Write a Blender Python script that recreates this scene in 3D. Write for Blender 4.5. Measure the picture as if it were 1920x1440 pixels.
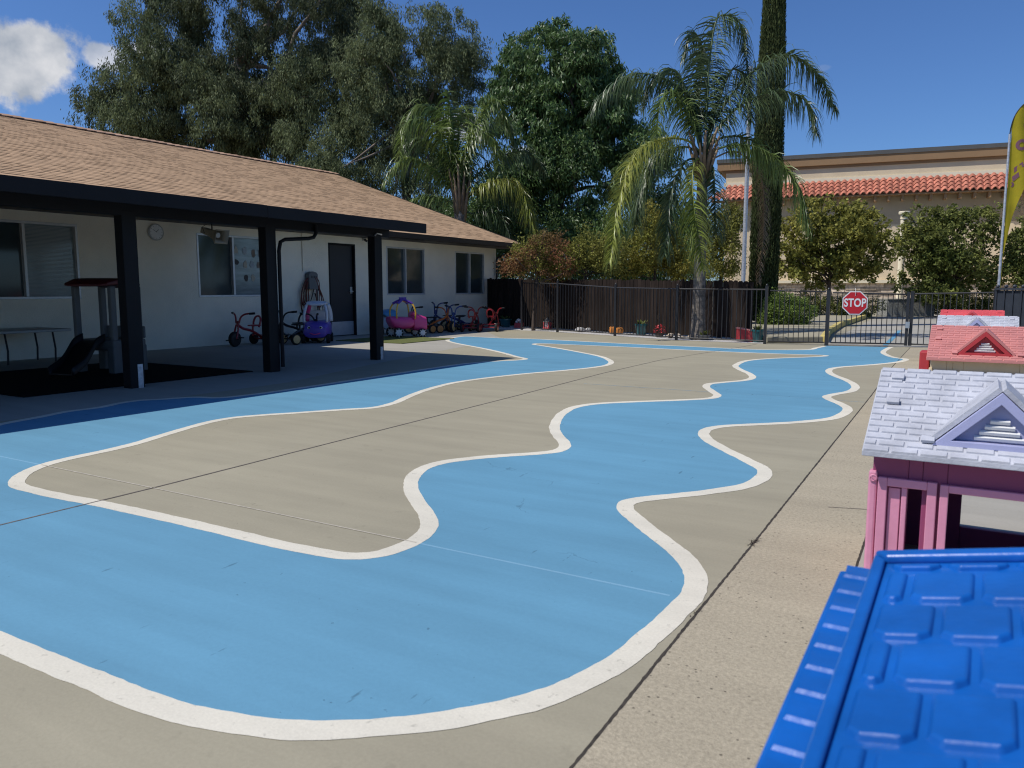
import bpy, bmesh, math, random
import numpy as np
from mathutils import Vector, Matrix
R=math.radians
for o in list(bpy.data.objects): bpy.data.objects.remove(o)
S=bpy.context.scene
# ---------------- camera ----------------
F=1470.0; PITCH=math.atan(179/F); YAW=R(31); H=1.1
cam=bpy.data.cameras.new('camera'); co=bpy.data.objects.new('camera',cam); S.collection.objects.link(co)
cam.sensor_width=36; cam.lens=F/1920*36; cam.clip_start=.05; cam.clip_end=3000
co.location=(0,0,H); co.rotation_euler=(R(90)-PITCH,0,YAW)
cam.dof.use_dof=True; cam.dof.focus_distance=14.0; cam.dof.aperture_fstop=7.5
S.camera=co
# ---------------- light ----------------
SUN=Vector((-.48,-.50,1)).normalized()
elev=math.asin(SUN.z); az=math.atan2(SUN.x,SUN.y)
sl=bpy.data.lights.new('sun','SUN'); sl.energy=3.6; sl.angle=R(.53); sl.color=(1,.955,.89)
so=bpy.data.objects.new('sun',sl); S.collection.objects.link(so); so.rotation_euler=SUN.to_track_quat('Z','Y').to_euler(); so.location=(0,0,40)
S.view_settings.view_transform='Standard'; S.view_settings.look='None'; S.view_settings.gamma=1; S.view_settings.exposure=.22
S.cycles.filter_width=1.15; S.render.resolution_x=1024; S.render.resolution_y=768
# ---------------- projection helpers (used once, to get world positions) ----------------
fw=np.array([-math.sin(YAW)*math.cos(PITCH), math.cos(YAW)*math.cos(PITCH), -math.sin(PITCH)])
rt=np.array([math.cos(YAW),math.sin(YAW),0.]); up=np.cross(rt,fw); CP=np.array([0,0,H])
def ray(x,y): return fw*F+rt*(x-960)+up*(720-y)
def G(x,y,z=0.):
    d=ray(x,y); return Vector(CP+d*((z-H)/d[2]))
def P(x,y,w): return Vector(CP+ray(x,y)*(w/F))
def foot(x,w):
    p=P(x,541,w); p.z=0; return p
# ---------------- world ----------------
W=bpy.data.worlds.new('World'); S.world=W; W.use_nodes=True
nt=W.node_tree; N=nt.nodes; L=nt.links; N.clear()
def nd(t,**k):
    n=N.new(t)
    for a,b in k.items(): setattr(n,a,b)
    return n
sky=nd('ShaderNodeTexSky'); sky.sky_type='NISHITA'; sky.sun_disc=False; sky.sun_elevation=elev; sky.sun_rotation=az
sky.altitude=300; sky.air_density=1.0; sky.dust_density=.6; sky.ozone_density=2.2
out=nd('ShaderNodeOutputWorld'); bg=nd('ShaderNodeBackground'); bg.inputs[1].default_value=.063
L.new(bg.outputs[0],out.inputs[0])
tc=nd('ShaderNodeTexCoord')
noi=nd('ShaderNodeTexNoise'); noi.inputs['Scale'].default_value=14; noi.inputs['Detail'].default_value=8; noi.inputs['Roughness'].default_value=.62
L.new(tc.outputs['Generated'],noi.inputs['Vector'])
noi2=nd('ShaderNodeTexNoise'); noi2.inputs['Scale'].default_value=22; noi2.inputs['Detail'].default_value=6
L.new(tc.outputs['Generated'],noi2.inputs['Vector'])
def math_(op,a,b=None,clamp=False):
    n=nd('ShaderNodeMath',operation=op); n.use_clamp=clamp
    for i,v in enumerate((a,b)):
        if v is None: continue
        if isinstance(v,(int,float)): n.inputs[i].default_value=v
        else: L.new(v,n.inputs[i])
    return n.outputs[0]
def dotc(vec):
    n=nd('ShaderNodeVectorMath',operation='DOT_PRODUCT'); L.new(tc.outputs['Generated'],n.inputs[0]); n.inputs[1].default_value=tuple(vec); return n.outputs['Value']
mask=None
for (cx,cy,rx,ry,st) in [(0,116,98,58,1.0),(42,92,54,40,1.0),(206,108,40,22,.8),(282,90,46,16,.95),(868,238,52,22,.9),(1010,300,60,20,.8),(1545,127,14,7,.12)]:
    c=Vector(ray(cx,cy)).normalized(); r_=Vector(rt); u_=r_.cross(c).normalized()
    a=math_('DIVIDE',dotc(r_),rx/F); a=math_('SUBTRACT',a,c.dot(r_)/(rx/F))
    b=math_('DIVIDE',dotc(u_),ry/F); b=math_('SUBTRACT',b,c.dot(u_)/(ry/F))
    d2=math_('ADD',math_('MULTIPLY',a,a),math_('MULTIPLY',b,b)); d=math_('SQRT',d2)
    dn=math_('ADD',d,math_('MULTIPLY',math_('SUBTRACT',noi.outputs['Fac'],.5),2.3))
    front=math_('GREATER_THAN',dotc(c),.2)
    m=nd('ShaderNodeMapRange',interpolation_type='SMOOTHSTEP'); m.inputs['From Min'].default_value=1.12; m.inputs['From Max'].default_value=.72; L.new(dn,m.inputs['Value'])
    mm=math_('MULTIPLY',math_('MULTIPLY',m.outputs[0],st),front)
    mask=mm if mask is None else math_('MAXIMUM',mask,mm)
cr=nd('ShaderNodeMix',data_type='RGBA'); cr.inputs[6].default_value=(5.2,5.8,6.8,1); cr.inputs[7].default_value=(9.8,9.9,10.3,1)
mr=nd('ShaderNodeMapRange'); mr.inputs['From Min'].default_value=.35; mr.inputs['From Max'].default_value=.62; L.new(noi2.outputs['Fac'],mr.inputs['Value']); L.new(mr.outputs[0],cr.inputs[0])
tint=nd('ShaderNodeMix',data_type='RGBA',blend_type='MULTIPLY'); tint.inputs[0].default_value=1; tint.inputs[7].default_value=(.68,1.0,1.50,1); L.new(sky.outputs[0],tint.inputs[6])
mx=nd('ShaderNodeMix',data_type='RGBA'); L.new(mask,mx.inputs[0]); L.new(tint.outputs[2],mx.inputs[6]); L.new(cr.outputs[2],mx.inputs[7]); L.new(mx.outputs[2],bg.inputs[0])
# ---------------- materials ----------------
def mat(name,col,rough=.6,var=.12,scale=6.,bump=0.,bscale=60.,spec=.4,metal=0.,stretch=None,detail=5,trans=0.,island=0.,col2=None,clear=0.):
    m=bpy.data.materials.new(name); m.use_nodes=True; t=m.node_tree; n=t.nodes; l=t.links
    b=n['Principled BSDF']; b.inputs['Roughness'].default_value=rough; b.inputs['Metallic'].default_value=metal; b.inputs['Specular IOR Level'].default_value=spec
    if clear: b.inputs['Coat Weight'].default_value=clear; b.inputs['Coat Roughness'].default_value=.2
    tcn=n.new('ShaderNodeTexCoord'); mp=n.new('ShaderNodeMapping'); l.new(tcn.outputs['Object'],mp.inputs[0])
    if stretch: mp.inputs['Scale'].default_value=stretch
    nz=n.new('ShaderNodeTexNoise'); nz.inputs['Scale'].default_value=scale; nz.inputs['Detail'].default_value=detail; nz.inputs['Roughness'].default_value=.6; l.new(mp.outputs[0],nz.inputs[0])
    mr=n.new('ShaderNodeMapRange'); mr.inputs['From Min'].default_value=.3; mr.inputs['From Max'].default_value=.7; l.new(nz.outputs['Fac'],mr.inputs[0])
    mixn=n.new('ShaderNodeMix'); mixn.data_type='RGBA'
    c=Vector(col); c2=Vector(col2) if col2 else c*(1+var); c1=c if col2 else c*(1-var)
    mixn.inputs[6].default_value=(*c1,1); mixn.inputs[7].default_value=(*[min(1,x) for x in c2],1); l.new(mr.outputs[0],mixn.inputs[0])
    o=mixn.outputs[2]
    if island:
        g=n.new('ShaderNodeNewGeometry'); hv=n.new('ShaderNodeHueSaturation'); m2=n.new('ShaderNodeMapRange'); l.new(g.outputs['Random Per Island'],m2.inputs[0])
        m2.inputs['To Min'].default_value=1-island; m2.inputs['To Max'].default_value=1+island; l.new(m2.outputs[0],hv.inputs['Value']); l.new(o,hv.inputs['Color']); o=hv.outputs[0]
    l.new(o,b.inputs['Base Color'])
    if bump:
        nb=n.new('ShaderNodeTexNoise'); nb.inputs['Scale'].default_value=bscale; nb.inputs['Detail'].default_value=4; l.new(mp.outputs[0],nb.inputs[0])
        bm_=n.new('ShaderNodeBump'); bm_.inputs['Strength'].default_value=bump; bm_.inputs['Distance'].default_value=.01; l.new(nb.outputs['Fac'],bm_.inputs['Height']); l.new(bm_.outputs[0],b.inputs['Normal'])
    if trans:
        tr=n.new('ShaderNodeBsdfTranslucent'); l.new(o,tr.inputs[0]); ms=n.new('ShaderNodeMixShader'); ms.inputs[0].default_value=trans
        l.new(b.outputs[0],ms.inputs[1]); l.new(tr.outputs[0],ms.inputs[2]); l.new(ms.outputs[0],n['Material Output'].inputs[0])
    return m
def concrete(name,col,kind):
    """broad trowel clouds + fine grain (+ pits)"""
    m=bpy.data.materials.new(name); m.use_nodes=True; t=m.node_tree; n=t.nodes; l=t.links; b=n['Principled BSDF']; b.inputs['Roughness'].default_value=.8; b.inputs['Specular IOR Level'].default_value=.25
    tcn=n.new('ShaderNodeTexCoord')
    def noise(sc,det=5,stretch=None,rough=.6):
        v=tcn.outputs['Object']
        if stretch:
            mp=n.new('ShaderNodeMapping'); mp.inputs['Scale'].default_value=stretch; l.new(v,mp.inputs[0]); v=mp.outputs[0]
        z=n.new('ShaderNodeTexNoise'); z.inputs['Scale'].default_value=sc; z.inputs['Detail'].default_value=det; z.inputs['Roughness'].default_value=rough; l.new(v,z.inputs[0]); return z.outputs['Fac']
    def rng(f,a,b_,c,d):
        r=n.new('ShaderNodeMapRange'); l.new(f,r.inputs[0]); r.inputs[1].default_value=a; r.inputs[2].default_value=b_; r.inputs[3].default_value=c; r.inputs[4].default_value=d; return r.outputs[0]
    def mul(a,b_):
        r=n.new('ShaderNodeMath'); r.operation='MULTIPLY'; l.new(a,r.inputs[0]); l.new(b_,r.inputs[1]); return r.outputs[0]
    f=rng(noise(.55,6),.3,.7,.9,1.08)
    f=mul(f,rng(noise(2.2,7,(.3,2.6,1)),.3,.7,.92,1.06))
    if kind=='smooth':
        f=mul(f,rng(noise(90,3),.3,.7,.95,1.05)); f=mul(f,rng(noise(11,4),.62,.72,1,.9))
    if kind=='rough':
        f=mul(f,rng(noise(75,4,None,.8),.3,.7,.74,1.26)); 
        v=n.new('ShaderNodeTexVoronoi'); v.inputs['Scale'].default_value=34; l.new(tcn.outputs['Object'],v.inputs[0])
        k=rng(v.outputs['Distance'],.10,.17,.34,1.); k2=rng(noise(3.2,4),.46,.60,1.,0.)
        q=n.new('ShaderNodeMath'); q.operation='MAXIMUM'; l.new(k,q.inputs[0]); l.new(k2,q.inputs[1]); f=mul(f,q.outputs[0])
    if kind=='paint':
        f=mul(f,rng(noise(60,3),.3,.7,.97,1.03)); 
        k=rng(noise(26,5,(1,.16,1),.55),.69,.71,1.,.66); f=mul(f,k)
        k=rng(noise(30,2),.74,.77,1.,.6); f=mul(f,k)
    if kind=='line':
        f=mul(f,rng(noise(26,5),.62,.70,1.,.72)); f=mul(f,rng(noise(120,3),.3,.7,.93,1.05))
    if kind in('paint','smooth'):
        wn=n.new('ShaderNodeTexNoise'); wn.inputs['Scale'].default_value=2.2; wn.inputs['Detail'].default_value=6; l.new(tcn.outputs['Object'],wn.inputs[0])
        va=n.new('ShaderNodeVectorMath'); va.operation='MULTIPLY_ADD'; l.new(wn.outputs['Color'],va.inputs[0]); va.inputs[1].default_value=(.8,.8,.8); l.new(tcn.outputs['Object'],va.inputs[2])
        vv=n.new('ShaderNodeTexVoronoi'); vv.feature='DISTANCE_TO_EDGE'; vv.inputs['Scale'].default_value=.55; l.new(va.outputs[0],vv.inputs['Vector'])
        k=rng(vv.outputs['Distance'],.0008,.0024,.74,1.); k2=rng(noise(.8,3),.57,.63,1.,0.)
        q=n.new('ShaderNodeMath'); q.operation='MAXIMUM'; l.new(k,q.inputs[0]); l.new(k2,q.inputs[1]); f=mul(f,q.outputs[0])
        sp=n.new('ShaderNodeTexVoronoi'); sp.inputs['Scale'].default_value=7.5; l.new(tcn.outputs['Object'],sp.inputs[0]); f=mul(f,rng(sp.outputs['Distance'],.018,.03,.62,1.))
    h=n.new('ShaderNodeMix'); h.data_type='RGBA'; h.blend_type='MULTIPLY'; h.inputs[0].default_value=1; h.inputs[6].default_value=(*col,1)
    cc=n.new('ShaderNodeCombineColor'); [l.new(f,cc.inputs[i]) for i in range(3)]; l.new(cc.outputs[0],h.inputs[7]); l.new(h.outputs[2],b.inputs['Base Color'])
    bm_=n.new('ShaderNodeBump'); bm_.inputs['Strength'].default_value=.5 if kind=='rough' else .12; bm_.inputs['Distance'].default_value=.004; l.new(noise(140,4),bm_.inputs['Height']); l.new(bm_.outputs[0],b.inputs['Normal'])
    return m
M={}
M['conc']=concrete('concrete',(.325,.295,.212),'smooth')
M['conc2']=concrete('concrete_grey',(.35,.33,.28),'smooth')
M['agg']=concrete('aggregate',(.385,.335,.24),'rough')
M['blue']=concrete('blue_paint',(.118,.285,.405),'paint')
M['bluej']=concrete('blue_paint_joint',(.19,.37,.50),'paint')
M['white']=concrete('white_paint',(.66,.62,.51),'line')
M['joint']=mat('joint_dark',(.045,.038,.03),.95,.4,30)
M['jointl']=mat('joint_light',(.44,.40,.32),.9,.2,30)
M['jointm']=mat('joint_mid',(.13,.11,.095),.9,.3,30)
M['stucco']=mat('stucco',(.81,.745,.61),.92,.08,1.3,.7,55,spec=.15)
M['dark']=mat('dark_paint',(.0085,.0085,.0105),.55,.2,3,.12,40,spec=.2)
M['dark2']=mat('dark_brown_paint',(.024,.020,.019),.5,.12,3,spec=.3)
M['iron']=mat('black_iron',(.018,.018,.02),.42,.2,8,spec=.5)
M['door']=mat('door_paint',(.03,.03,.032),.5,.1,2)
M['alu']=mat('aluminium',(.55,.56,.56),.4,.08,10,metal=.4)
M['steel']=mat('steel',(.55,.55,.55),.3,.15,20,metal=.8)
M['galv']=mat('galvanised',(.5,.52,.55),.45,.25,25,metal=.5)
M['glass']=mat('dark_glass',(.035,.05,.055),.08,.3,1.5,spec=.5)
M['glass2']=mat('blind_glass',(.20,.24,.24),.12,.4,1.2,spec=.8,stretch=(1,1,6))
M['blind']=mat('blind',(.30,.33,.33),.6,.1,3)
M['wood']=mat('fence_wood',(.025,.018,.0145),.85,.5,3,.3,30,spec=.12,stretch=(8,8,.6),island=.25)
M['rubber']=mat('rubber',(.006,.006,.006),.95,.2,10,spec=.1)
M['tyre']=mat('tyre',(.012,.012,.012),.8,.2,10)
M['turf']=mat('turf',(.13,.145,.055),.95,.3,60,.8,200,spec=.05)
M['tan']=mat('tan_stucco',(.68,.56,.385),.95,.08,.8,.4,30,spec=.1)
M['tan2']=mat('cream_trim',(.78,.70,.52),.9,.05,2,spec=.1)
M['cornice']=mat('brown_cornice',(.30,.185,.095),.8,.08,1)
M['cap']=mat('grey_cap',(.10,.10,.095),.6,.1,1)
M['clay']=mat('clay_tile',(.47,.18,.12),.85,.25,3.5,spec=.2,island=.18)
M['bark']=mat('bark',(.20,.165,.13),.9,.35,6,.6,20,stretch=(1,1,.25))
M['barkd']=mat('bark_dark',(.075,.055,.042),.9,.35,6,.6,20,stretch=(1,1,.25))
M['palmbark']=mat('palm_bark',(.17,.145,.12),.9,.6,7,.8,25,stretch=(1,1,2.0))
M['soil']=mat('soil',(.16,.125,.09),.95,.4,14,.6,60)
M['gravel']=mat('pale_gravel',(.55,.53,.50),.9,.35,30,.8,80)
M['yellow']=mat('yellow_kerb',(.52,.42,.14),.85,.25,6)
M['stone']=mat('ledger_stone',(.52,.43,.33),.9,.4,5,.7,12,island=.35)
def leafmat(name,c,c2,rough=.62,trans=.32,spec=.18): return mat(name,c,rough,0,.55,spec=spec,trans=trans,island=.45,col2=c2,detail=3)
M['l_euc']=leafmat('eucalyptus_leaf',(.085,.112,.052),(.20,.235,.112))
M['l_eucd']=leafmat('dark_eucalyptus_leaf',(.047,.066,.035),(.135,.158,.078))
M['l_dark']=leafmat('dark_leaf',(.05,.105,.03),(.14,.215,.07),.45,.3,.4)
M['l_bush']=leafmat('bush_leaf',(.15,.165,.035),(.33,.30,.07))
M['l_grn']=leafmat('green_leaf',(.09,.12,.03),(.23,.24,.065))
M['l_yel']=leafmat('yellow_leaf',(.16,.17,.03),(.34,.28,.055))
M['l_red']=leafmat('red_leaf',(.17,.15,.05),(.30,.10,.06))
M['l_hedge']=leafmat('hedge_leaf',(.10,.16,.035),(.22,.29,.07))
M['l_cyp']=leafmat('cypress_leaf',(.035,.052,.020),(.095,.115,.042),.8,.1,.1)
M['frond']=leafmat('frond',(.08,.135,.035),(.21,.27,.075),.36,.32,.5)
M['frondy']=leafmat('frond_yellow',(.17,.22,.04),(.36,.37,.085),.36,.35,.5)
M['frondd']=leafmat('frond_dark',(.045,.082,.034),(.12,.165,.07),.36,.32,.5)
M['frondb']=mat('frond_dead',(.25,.17,.10),.8,.3,4,island=.3)
def plastic(name,c,rough=.38,clear=.15,var=.06): return mat(name,c,rough,var,7,.06,90,spec=.45,clear=clear)
M['p_blue']=plastic('blue_plastic',(.004,.10,.40),.36,.3,.2)
M['p_pink']=plastic('pink_plastic',(.66,.27,.38),.45,.05,.1)
M['p_pinkd']=plastic('deep_pink_plastic',(.27,.055,.13),.5,0)
M['p_lav']=plastic('lavender_plastic',(.37,.385,.58),.5,.05)
M['p_white']=mat('weathered_white_plastic',(.45,.46,.50),.6,.2,9,.25,60)
M['p_red']=plastic('red_plastic',(.42,.035,.04),.5,.05)
M['p_coral']=plastic('faded_red_plastic',(.52,.205,.185),.55,.05,.12)
M['p_rose']=plastic('rose_plastic',(.62,.09,.10),.5,.05,.12)
M['p_tan']=plastic('tan_plastic',(.62,.50,.31),.5,.05)
M['p_purple']=plastic('purple_plastic',(.10,.06,.40),.4,.2)
M['p_viol']=plastic('violet_plastic',(.09,.03,.30),.4,.2)
M['p_mag']=plastic('magenta_plastic',(.62,.05,.22),.4,.2)
M['p_yel']=plastic('yellow_plastic',(.75,.42,.03),.4,.2)
M['p_pale']=plastic('pale_plastic',(.55,.58,.62),.4,.2)
M['p_grey']=plastic('grey_plastic',(.12,.125,.125),.55,0)
M['p_maroon']=plastic('maroon_plastic',(.10,.014,.016),.5,0)
M['p_black']=plastic('black_plastic',(.008,.008,.009),.5,0)
M['p_sky']=plastic('sky_plastic',(.10,.30,.50),.45,.1)
M['t_red']=plastic('red_enamel',(.27,.012,.016),.3,.4)
M['t_orange']=plastic('orange_enamel',(.55,.13,.02),.3,.4)
M['t_navy']=plastic('navy_enamel',(.02,.035,.16),.3,.4)
M['t_dark']=plastic('dark_enamel',(.02,.02,.024),.3,.3)
M['hub']=plastic('cream_hub',(.60,.40,.17),.5,0)
M['huborange']=plastic('orange_hub',(.50,.20,.05),.5,0)
M['teal']=plastic('teal_glaze',(.01,.10,.11),.3,.4)
M['orange']=plastic('orange_ornament',(.60,.22,.04),.6,0)
M['wht']=mat('white_enamel',(.72,.72,.70),.5,.06,8)
M['sred']=plastic('sign_red',(.50,.012,.02),.4,.1,.03)
M['table']=plastic('table_top',(.46,.46,.44),.5,0)
M['hose']=plastic('hose_rubber',(.12,.022,.015),.5,.1)
M['hosek']=plastic('hose_dark',(.02,.016,.014),.5,.1)
M['beige']=plastic('beige_horn',(.36,.32,.24),.5,0)
M['flag']=mat('yellow_flag_cloth',(.50,.40,.02),.75,.12,3,trans=.35)
M['flagp']=mat('purple_flag_print',(.26,.12,.17),.75,.1,3,trans=.3)
# ---------------- mesh builder ----------------
class MB:
    def __init__(s): s.v=[]; s.f=[]
    def add(s,vs,fs):
        k=len(s.v); s.v+= [Vector(v) for v in vs]; s.f+=[tuple(i+k for i in f) for f in fs]; return s
    def box(s,c,d,rot=None):
        x,y,z=[a/2 for a in d]; vs=[Vector((sx*x,sy*y,sz*z)) for sx in(-1,1) for sy in(-1,1) for sz in(-1,1)]
        if rot is not None: vs=[rot@v for v in vs]
        c=Vector(c); return s.add([v+c for v in vs],[(0,1,3,2),(4,6,7,5),(0,4,5,1),(2,3,7,6),(0,2,6,4),(1,5,7,3)])
    def b2(s,a,b):
        return s.box([(p+q)/2 for p,q in zip(a,b)],[abs(q-p) for p,q in zip(a,b)])
    def tube(s,pts,r,n=8,cap=True,closed=False):
        pts=[Vector(p) for p in pts]; m=len(pts); rs=r if isinstance(r,(list,tuple)) else [r]*m
        prev=None; rings=[]
        for i,p in enumerate(pts):
            if closed: t=(pts[(i+1)%m]-pts[i-1]).normalized()
            else: t=(pts[min(i+1,m-1)]-pts[max(i-1,0)])
            t=t.normalized() if t.length>1e-9 else Vector((0,0,1))
            if prev is None:
                a=Vector((0,0,1)) if abs(t.z)<.9 else Vector((1,0,0)); e=t.cross(a).normalized()
            else:
                e=(prev-t*prev.dot(t)); e=e.normalized() if e.length>1e-6 else t.orthogonal().normalized()
            prev=e; g=t.cross(e); rings.append([p+(e*math.cos(2*math.pi*j/n)+g*math.sin(2*math.pi*j/n))*rs[i] for j in range(n)])
        vs=[v for q in rings for v in q]; fs=[]
        for i in range(m if closed else m-1):
            i2=(i+1)%m
            for j in range(n): fs.append((i*n+j,i*n+(j+1)%n,i2*n+(j+1)%n,i2*n+j))
        if cap and not closed: fs+= [tuple(range(n-1,-1,-1)),tuple((m-1)*n+j for j in range(n))]
        return s.add(vs,fs)
    def cyl(s,a,b,r,r2=None,n=16): return s.tube([a,b],[r,r if r2 is None else r2],n)
    def lathe(s,c,axis,prof,n=20):
        axis=Vector(axis).normalized(); e=axis.orthogonal().normalized(); g=axis.cross(e); c=Vector(c); vs=[]
        for (r,h) in prof: vs+=[c+axis*h+(e*math.cos(2*math.pi*j/n)+g*math.sin(2*math.pi*j/n))*max(r,1e-4) for j in range(n)]
        fs=[]
        for i in range(len(prof)-1):
            for j in range(n): fs.append((i*n+j,i*n+(j+1)%n,(i+1)*n+(j+1)%n,(i+1)*n+j))
        fs+=[tuple(range(n-1,-1,-1)),tuple((len(prof)-1)*n+j for j in range(n))]
        return s.add(vs,fs)
    def prism(s,poly,h,o=(0,0,0),ex=(1,0,0),ey=(0,1,0)):
        ex=Vector(ex); ey=Vector(ey); ez=ex.cross(ey); o=Vector(o); n=len(poly)
        vs=[o+ex*x+ey*y for x,y in poly]+[o+ex*x+ey*y+ez*h for x,y in poly]
        return s.add(vs,[tuple(range(n-1,-1,-1)),tuple(range(n,2*n))]+[(i,(i+1)%n,(i+1)%n+n,i+n) for i in range(n)])
    def loft(s,secs,n=24,axis='y'):
        """secs: (pos, cx, cz, hw, hh, exponent)"""
        vs=[];
        for (p,cx,cz,hw,hh,e) in secs:
            for j in range(n):
                a=2*math.pi*j/n; ca,sa=math.cos(a),math.sin(a)
                x=cx+hw*math.copysign(abs(ca)**(2/e),ca); z=cz+hh*math.copysign(abs(sa)**(2/e),sa)
                vs.append((x,p,z) if axis=='y' else (p,x,z))
        m=len(secs); fs=[(i*n+j,i*n+(j+1)%n,(i+1)*n+(j+1)%n,(i+1)*n+j) for i in range(m-1) for j in range(n)]
        fs+=[tuple(range(n-1,-1,-1)),tuple((m-1)*n+j for j in range(n))]
        return s.add(vs,fs)
    def build(s,name,m,parent=None,off=None,smooth=False,bevel=0,seg=2,recalc=True):
        me=bpy.data.meshes.new(name); v=s.v if off is None else [p-Vector(off) for p in s.v]
        me.from_pydata([tuple(p) for p in v],[],s.f); 
        if recalc:
            b=bmesh.new(); b.from_mesh(me); bmesh.ops.recalc_face_normals(b,faces=b.faces); b.to_mesh(me); b.free()
        me.materials.append(M[m] if isinstance(m,str) else m)
        o=bpy.data.objects.new(name,me); S.collection.objects.link(o)
        if parent is not None: o.parent=parent
        if smooth:
            for p in me.polygons: p.use_smooth=True
            if smooth=='auto':
                sh=[abs(1)]; me.set_sharp_from_angle(angle=R(38))
        if bevel:
            bv=o.modifiers.new('bevel','BEVEL'); bv.width=bevel; bv.segments=seg; bv.limit_method='ANGLE'; bv.angle_limit=R(40)
        return o
def arrmesh(name,V,Q,m,parent=None):
    """V (n,3) numpy, Q (k,4) numpy"""
    me=bpy.data.meshes.new(name); me.vertices.add(len(V)); me.vertices.foreach_set('co',V.astype(np.float32).ravel())
    me.loops.add(Q.size); me.loops.foreach_set('vertex_index',Q.astype(np.int32).ravel())
    me.polygons.add(len(Q)); me.polygons.foreach_set('loop_start',np.arange(0,Q.size,4,dtype=np.int32)); 
    me.update(calc_edges=True); me.validate(); me.materials.append(M[m])
    o=bpy.data.objects.new(name,me); S.collection.objects.link(o)
    if parent is not None: o.parent=parent
    return o
def tag(o,label=None,cat=None,group=None,kind=None):
    if label: o['label']=label
    if cat: o['category']=cat
    if group: o['group']=group
    if kind: o['kind']=kind
    return o
def thing(name,label,cat,loc=(0,0,0),rz=0,group=None):
    o=bpy.data.objects.new(name,None); o.empty_display_size=.1; S.collection.objects.link(o); o.location=loc; o.rotation_euler=(0,0,rz); tag(o,label,cat,group); return o
def struct(o,label=None,cat=None): o['kind']='structure'; tag(o,label,cat); return o
def kids(o): return [c for c in bpy.data.objects if c.parent==o]
def copy_tree(o,parent=None):
    c=o.copy(); S.collection.objects.link(c); c.parent=parent
    for ch in kids(o): copy_tree(ch,c)
    return c
def crom(pts,n=8,closed=False):
    pts=[Vector(p) for p in pts]; m=len(pts); out=[]
    rng=range(m) if closed else range(m-1)
    for i in rng:
        p0=pts[(i-1)%m] if closed or i>0 else pts[0]*2-pts[1]; p1=pts[i]; p2=pts[(i+1)%m]; p3=pts[(i+2)%m] if closed or i+2<m else pts[-1]*2-pts[-2]
        # centripetal
        t0=0; t1=t0+max((p1-p0).length,1e-5)**.5; t2=t1+max((p2-p1).length,1e-5)**.5; t3=t2+max((p3-p2).length,1e-5)**.5
        for k in range(n):
            t=t1+(t2-t1)*k/n
            A1=p0*((t1-t)/(t1-t0))+p1*((t-t0)/(t1-t0)); A2=p1*((t2-t)/(t2-t1))+p2*((t-t1)/(t2-t1)); A3=p2*((t3-t)/(t3-t2))+p3*((t-t2)/(t3-t2))
            B1=A1*((t2-t)/(t2-t0))+A2*((t-t0)/(t2-t0)); B2=A2*((t3-t)/(t3-t1))+A3*((t-t1)/(t3-t1))
            out.append(B1*((t2-t)/(t2-t1))+B2*((t-t1)/(t2-t1)))
    if not closed: out.append(pts[-1])
    return out
#@@GROUND
# ---------------- ground ----------------
def sheet(name,poly,z,m):
    mb=MB(); mb.add([(p[0],p[1],z) for p in poly],[tuple(range(len(poly)))]); o=mb.build(name,m,recalc=False)
    if o.data.polygons[0].normal.z<0: o.data.flip_normals()
    return o
struct(sheet('ground',[(-300,-120),(300,-120),(300,500),(-300,500)],0,'conc'))
struct(sheet('patio_floor',[(-12.9,-3),(-6.95,-3),(-7.0,6.5),(-7.6,8.6),(-8.1,10.6),(-9.0,14.6),(-11,17),(-12.9,17)],.0003,'conc2'))
ja=[(-.74,.3),(-.753,1.523),(-.804,3.532),(-.956,8.889),(-1.072,12.135),(-1.161,16.45)]
jb=[(-.37,.3),(-.374,3.252),(-.416,4.392),(-.5,7.5),(-.636,12.057),(-.75,16.6)]
struct(sheet('aggregate_path',ja+jb[::-1],.0005,'agg'))
struct(sheet('side_path',jb+[(6,16.5),(6,.3)],.0005,'conc2'))
def strip(name,pts,w,z,m,wob=0,seed=0):
    rg=random.Random(seed); pts=[Vector((p[0],p[1],0)) for p in pts]; L_=[];Rr=[]
    for i,p in enumerate(pts):
        t=(pts[min(i+1,len(pts)-1)]-pts[max(i-1,0)]).normalized(); n_=Vector((-t.y,t.x,0)); a=w/2*(1+wob*rg.uniform(-1,1)); b=w/2*(1+wob*rg.uniform(-1,1)); L_.append(p+n_*a); Rr.append(p-n_*b)
    mb=MB(); vs=[(v.x,v.y,z) for v in L_+Rr]; k=len(pts); mb.add(vs,[(i,i+k,i+1+k,i+1) for i in range(k-1)]); o=mb.build(name,m,recalc=False)
    if o.data.polygons[0].normal.z<0: o.data.flip_normals()
    return o
def dens(pts,step=.05):
    o=[]
    for a,b in zip(pts[:-1],pts[1:]):
        a=Vector((a[0],a[1],0)); b=Vector((b[0],b[1],0)); n_=max(1,int((b-a).length/step)); o+=[a.lerp(b,i/n_) for i in range(n_)]
    o.append(b); return o
struct(strip('expansion_joint',dens(ja,.02),.010,.0010,'joint',.3,1)); struct(strip('expansion_joint',dens(jb,.02),.009,.0010,'joint',.3,2))
jc=[(-3.80,.3),(-3.888,1.819),(-3.9,2.661),(-4.1,7),(-4.231,9.342),(-4.26,11.5)]; struct(strip('control_joint',dens(jc,.3),.013,.0022,'jointm',.15,3))
struct(strip('control_joint',[(-4.26,11.5),(-3.9,15.1),(-3.86,15.9)],.012,.0022,'jointm'))
struct(strip('control_joint',[(-9.5,2.61),(-5.02,2.615)],.012,.0012,'bluej')); struct(strip('control_joint',[(-5.02,2.615),(-2.06,2.62)],.010,.0022,'jointl',.2))
struct(strip('control_joint',[(-2.06,2.62),(-.91,2.62)],.012,.0012,'bluej')); struct(strip('control_joint',dens([(-.62,4.14),(-.38,4.215)]),.007,.0018,'jointm',.4))
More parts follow.
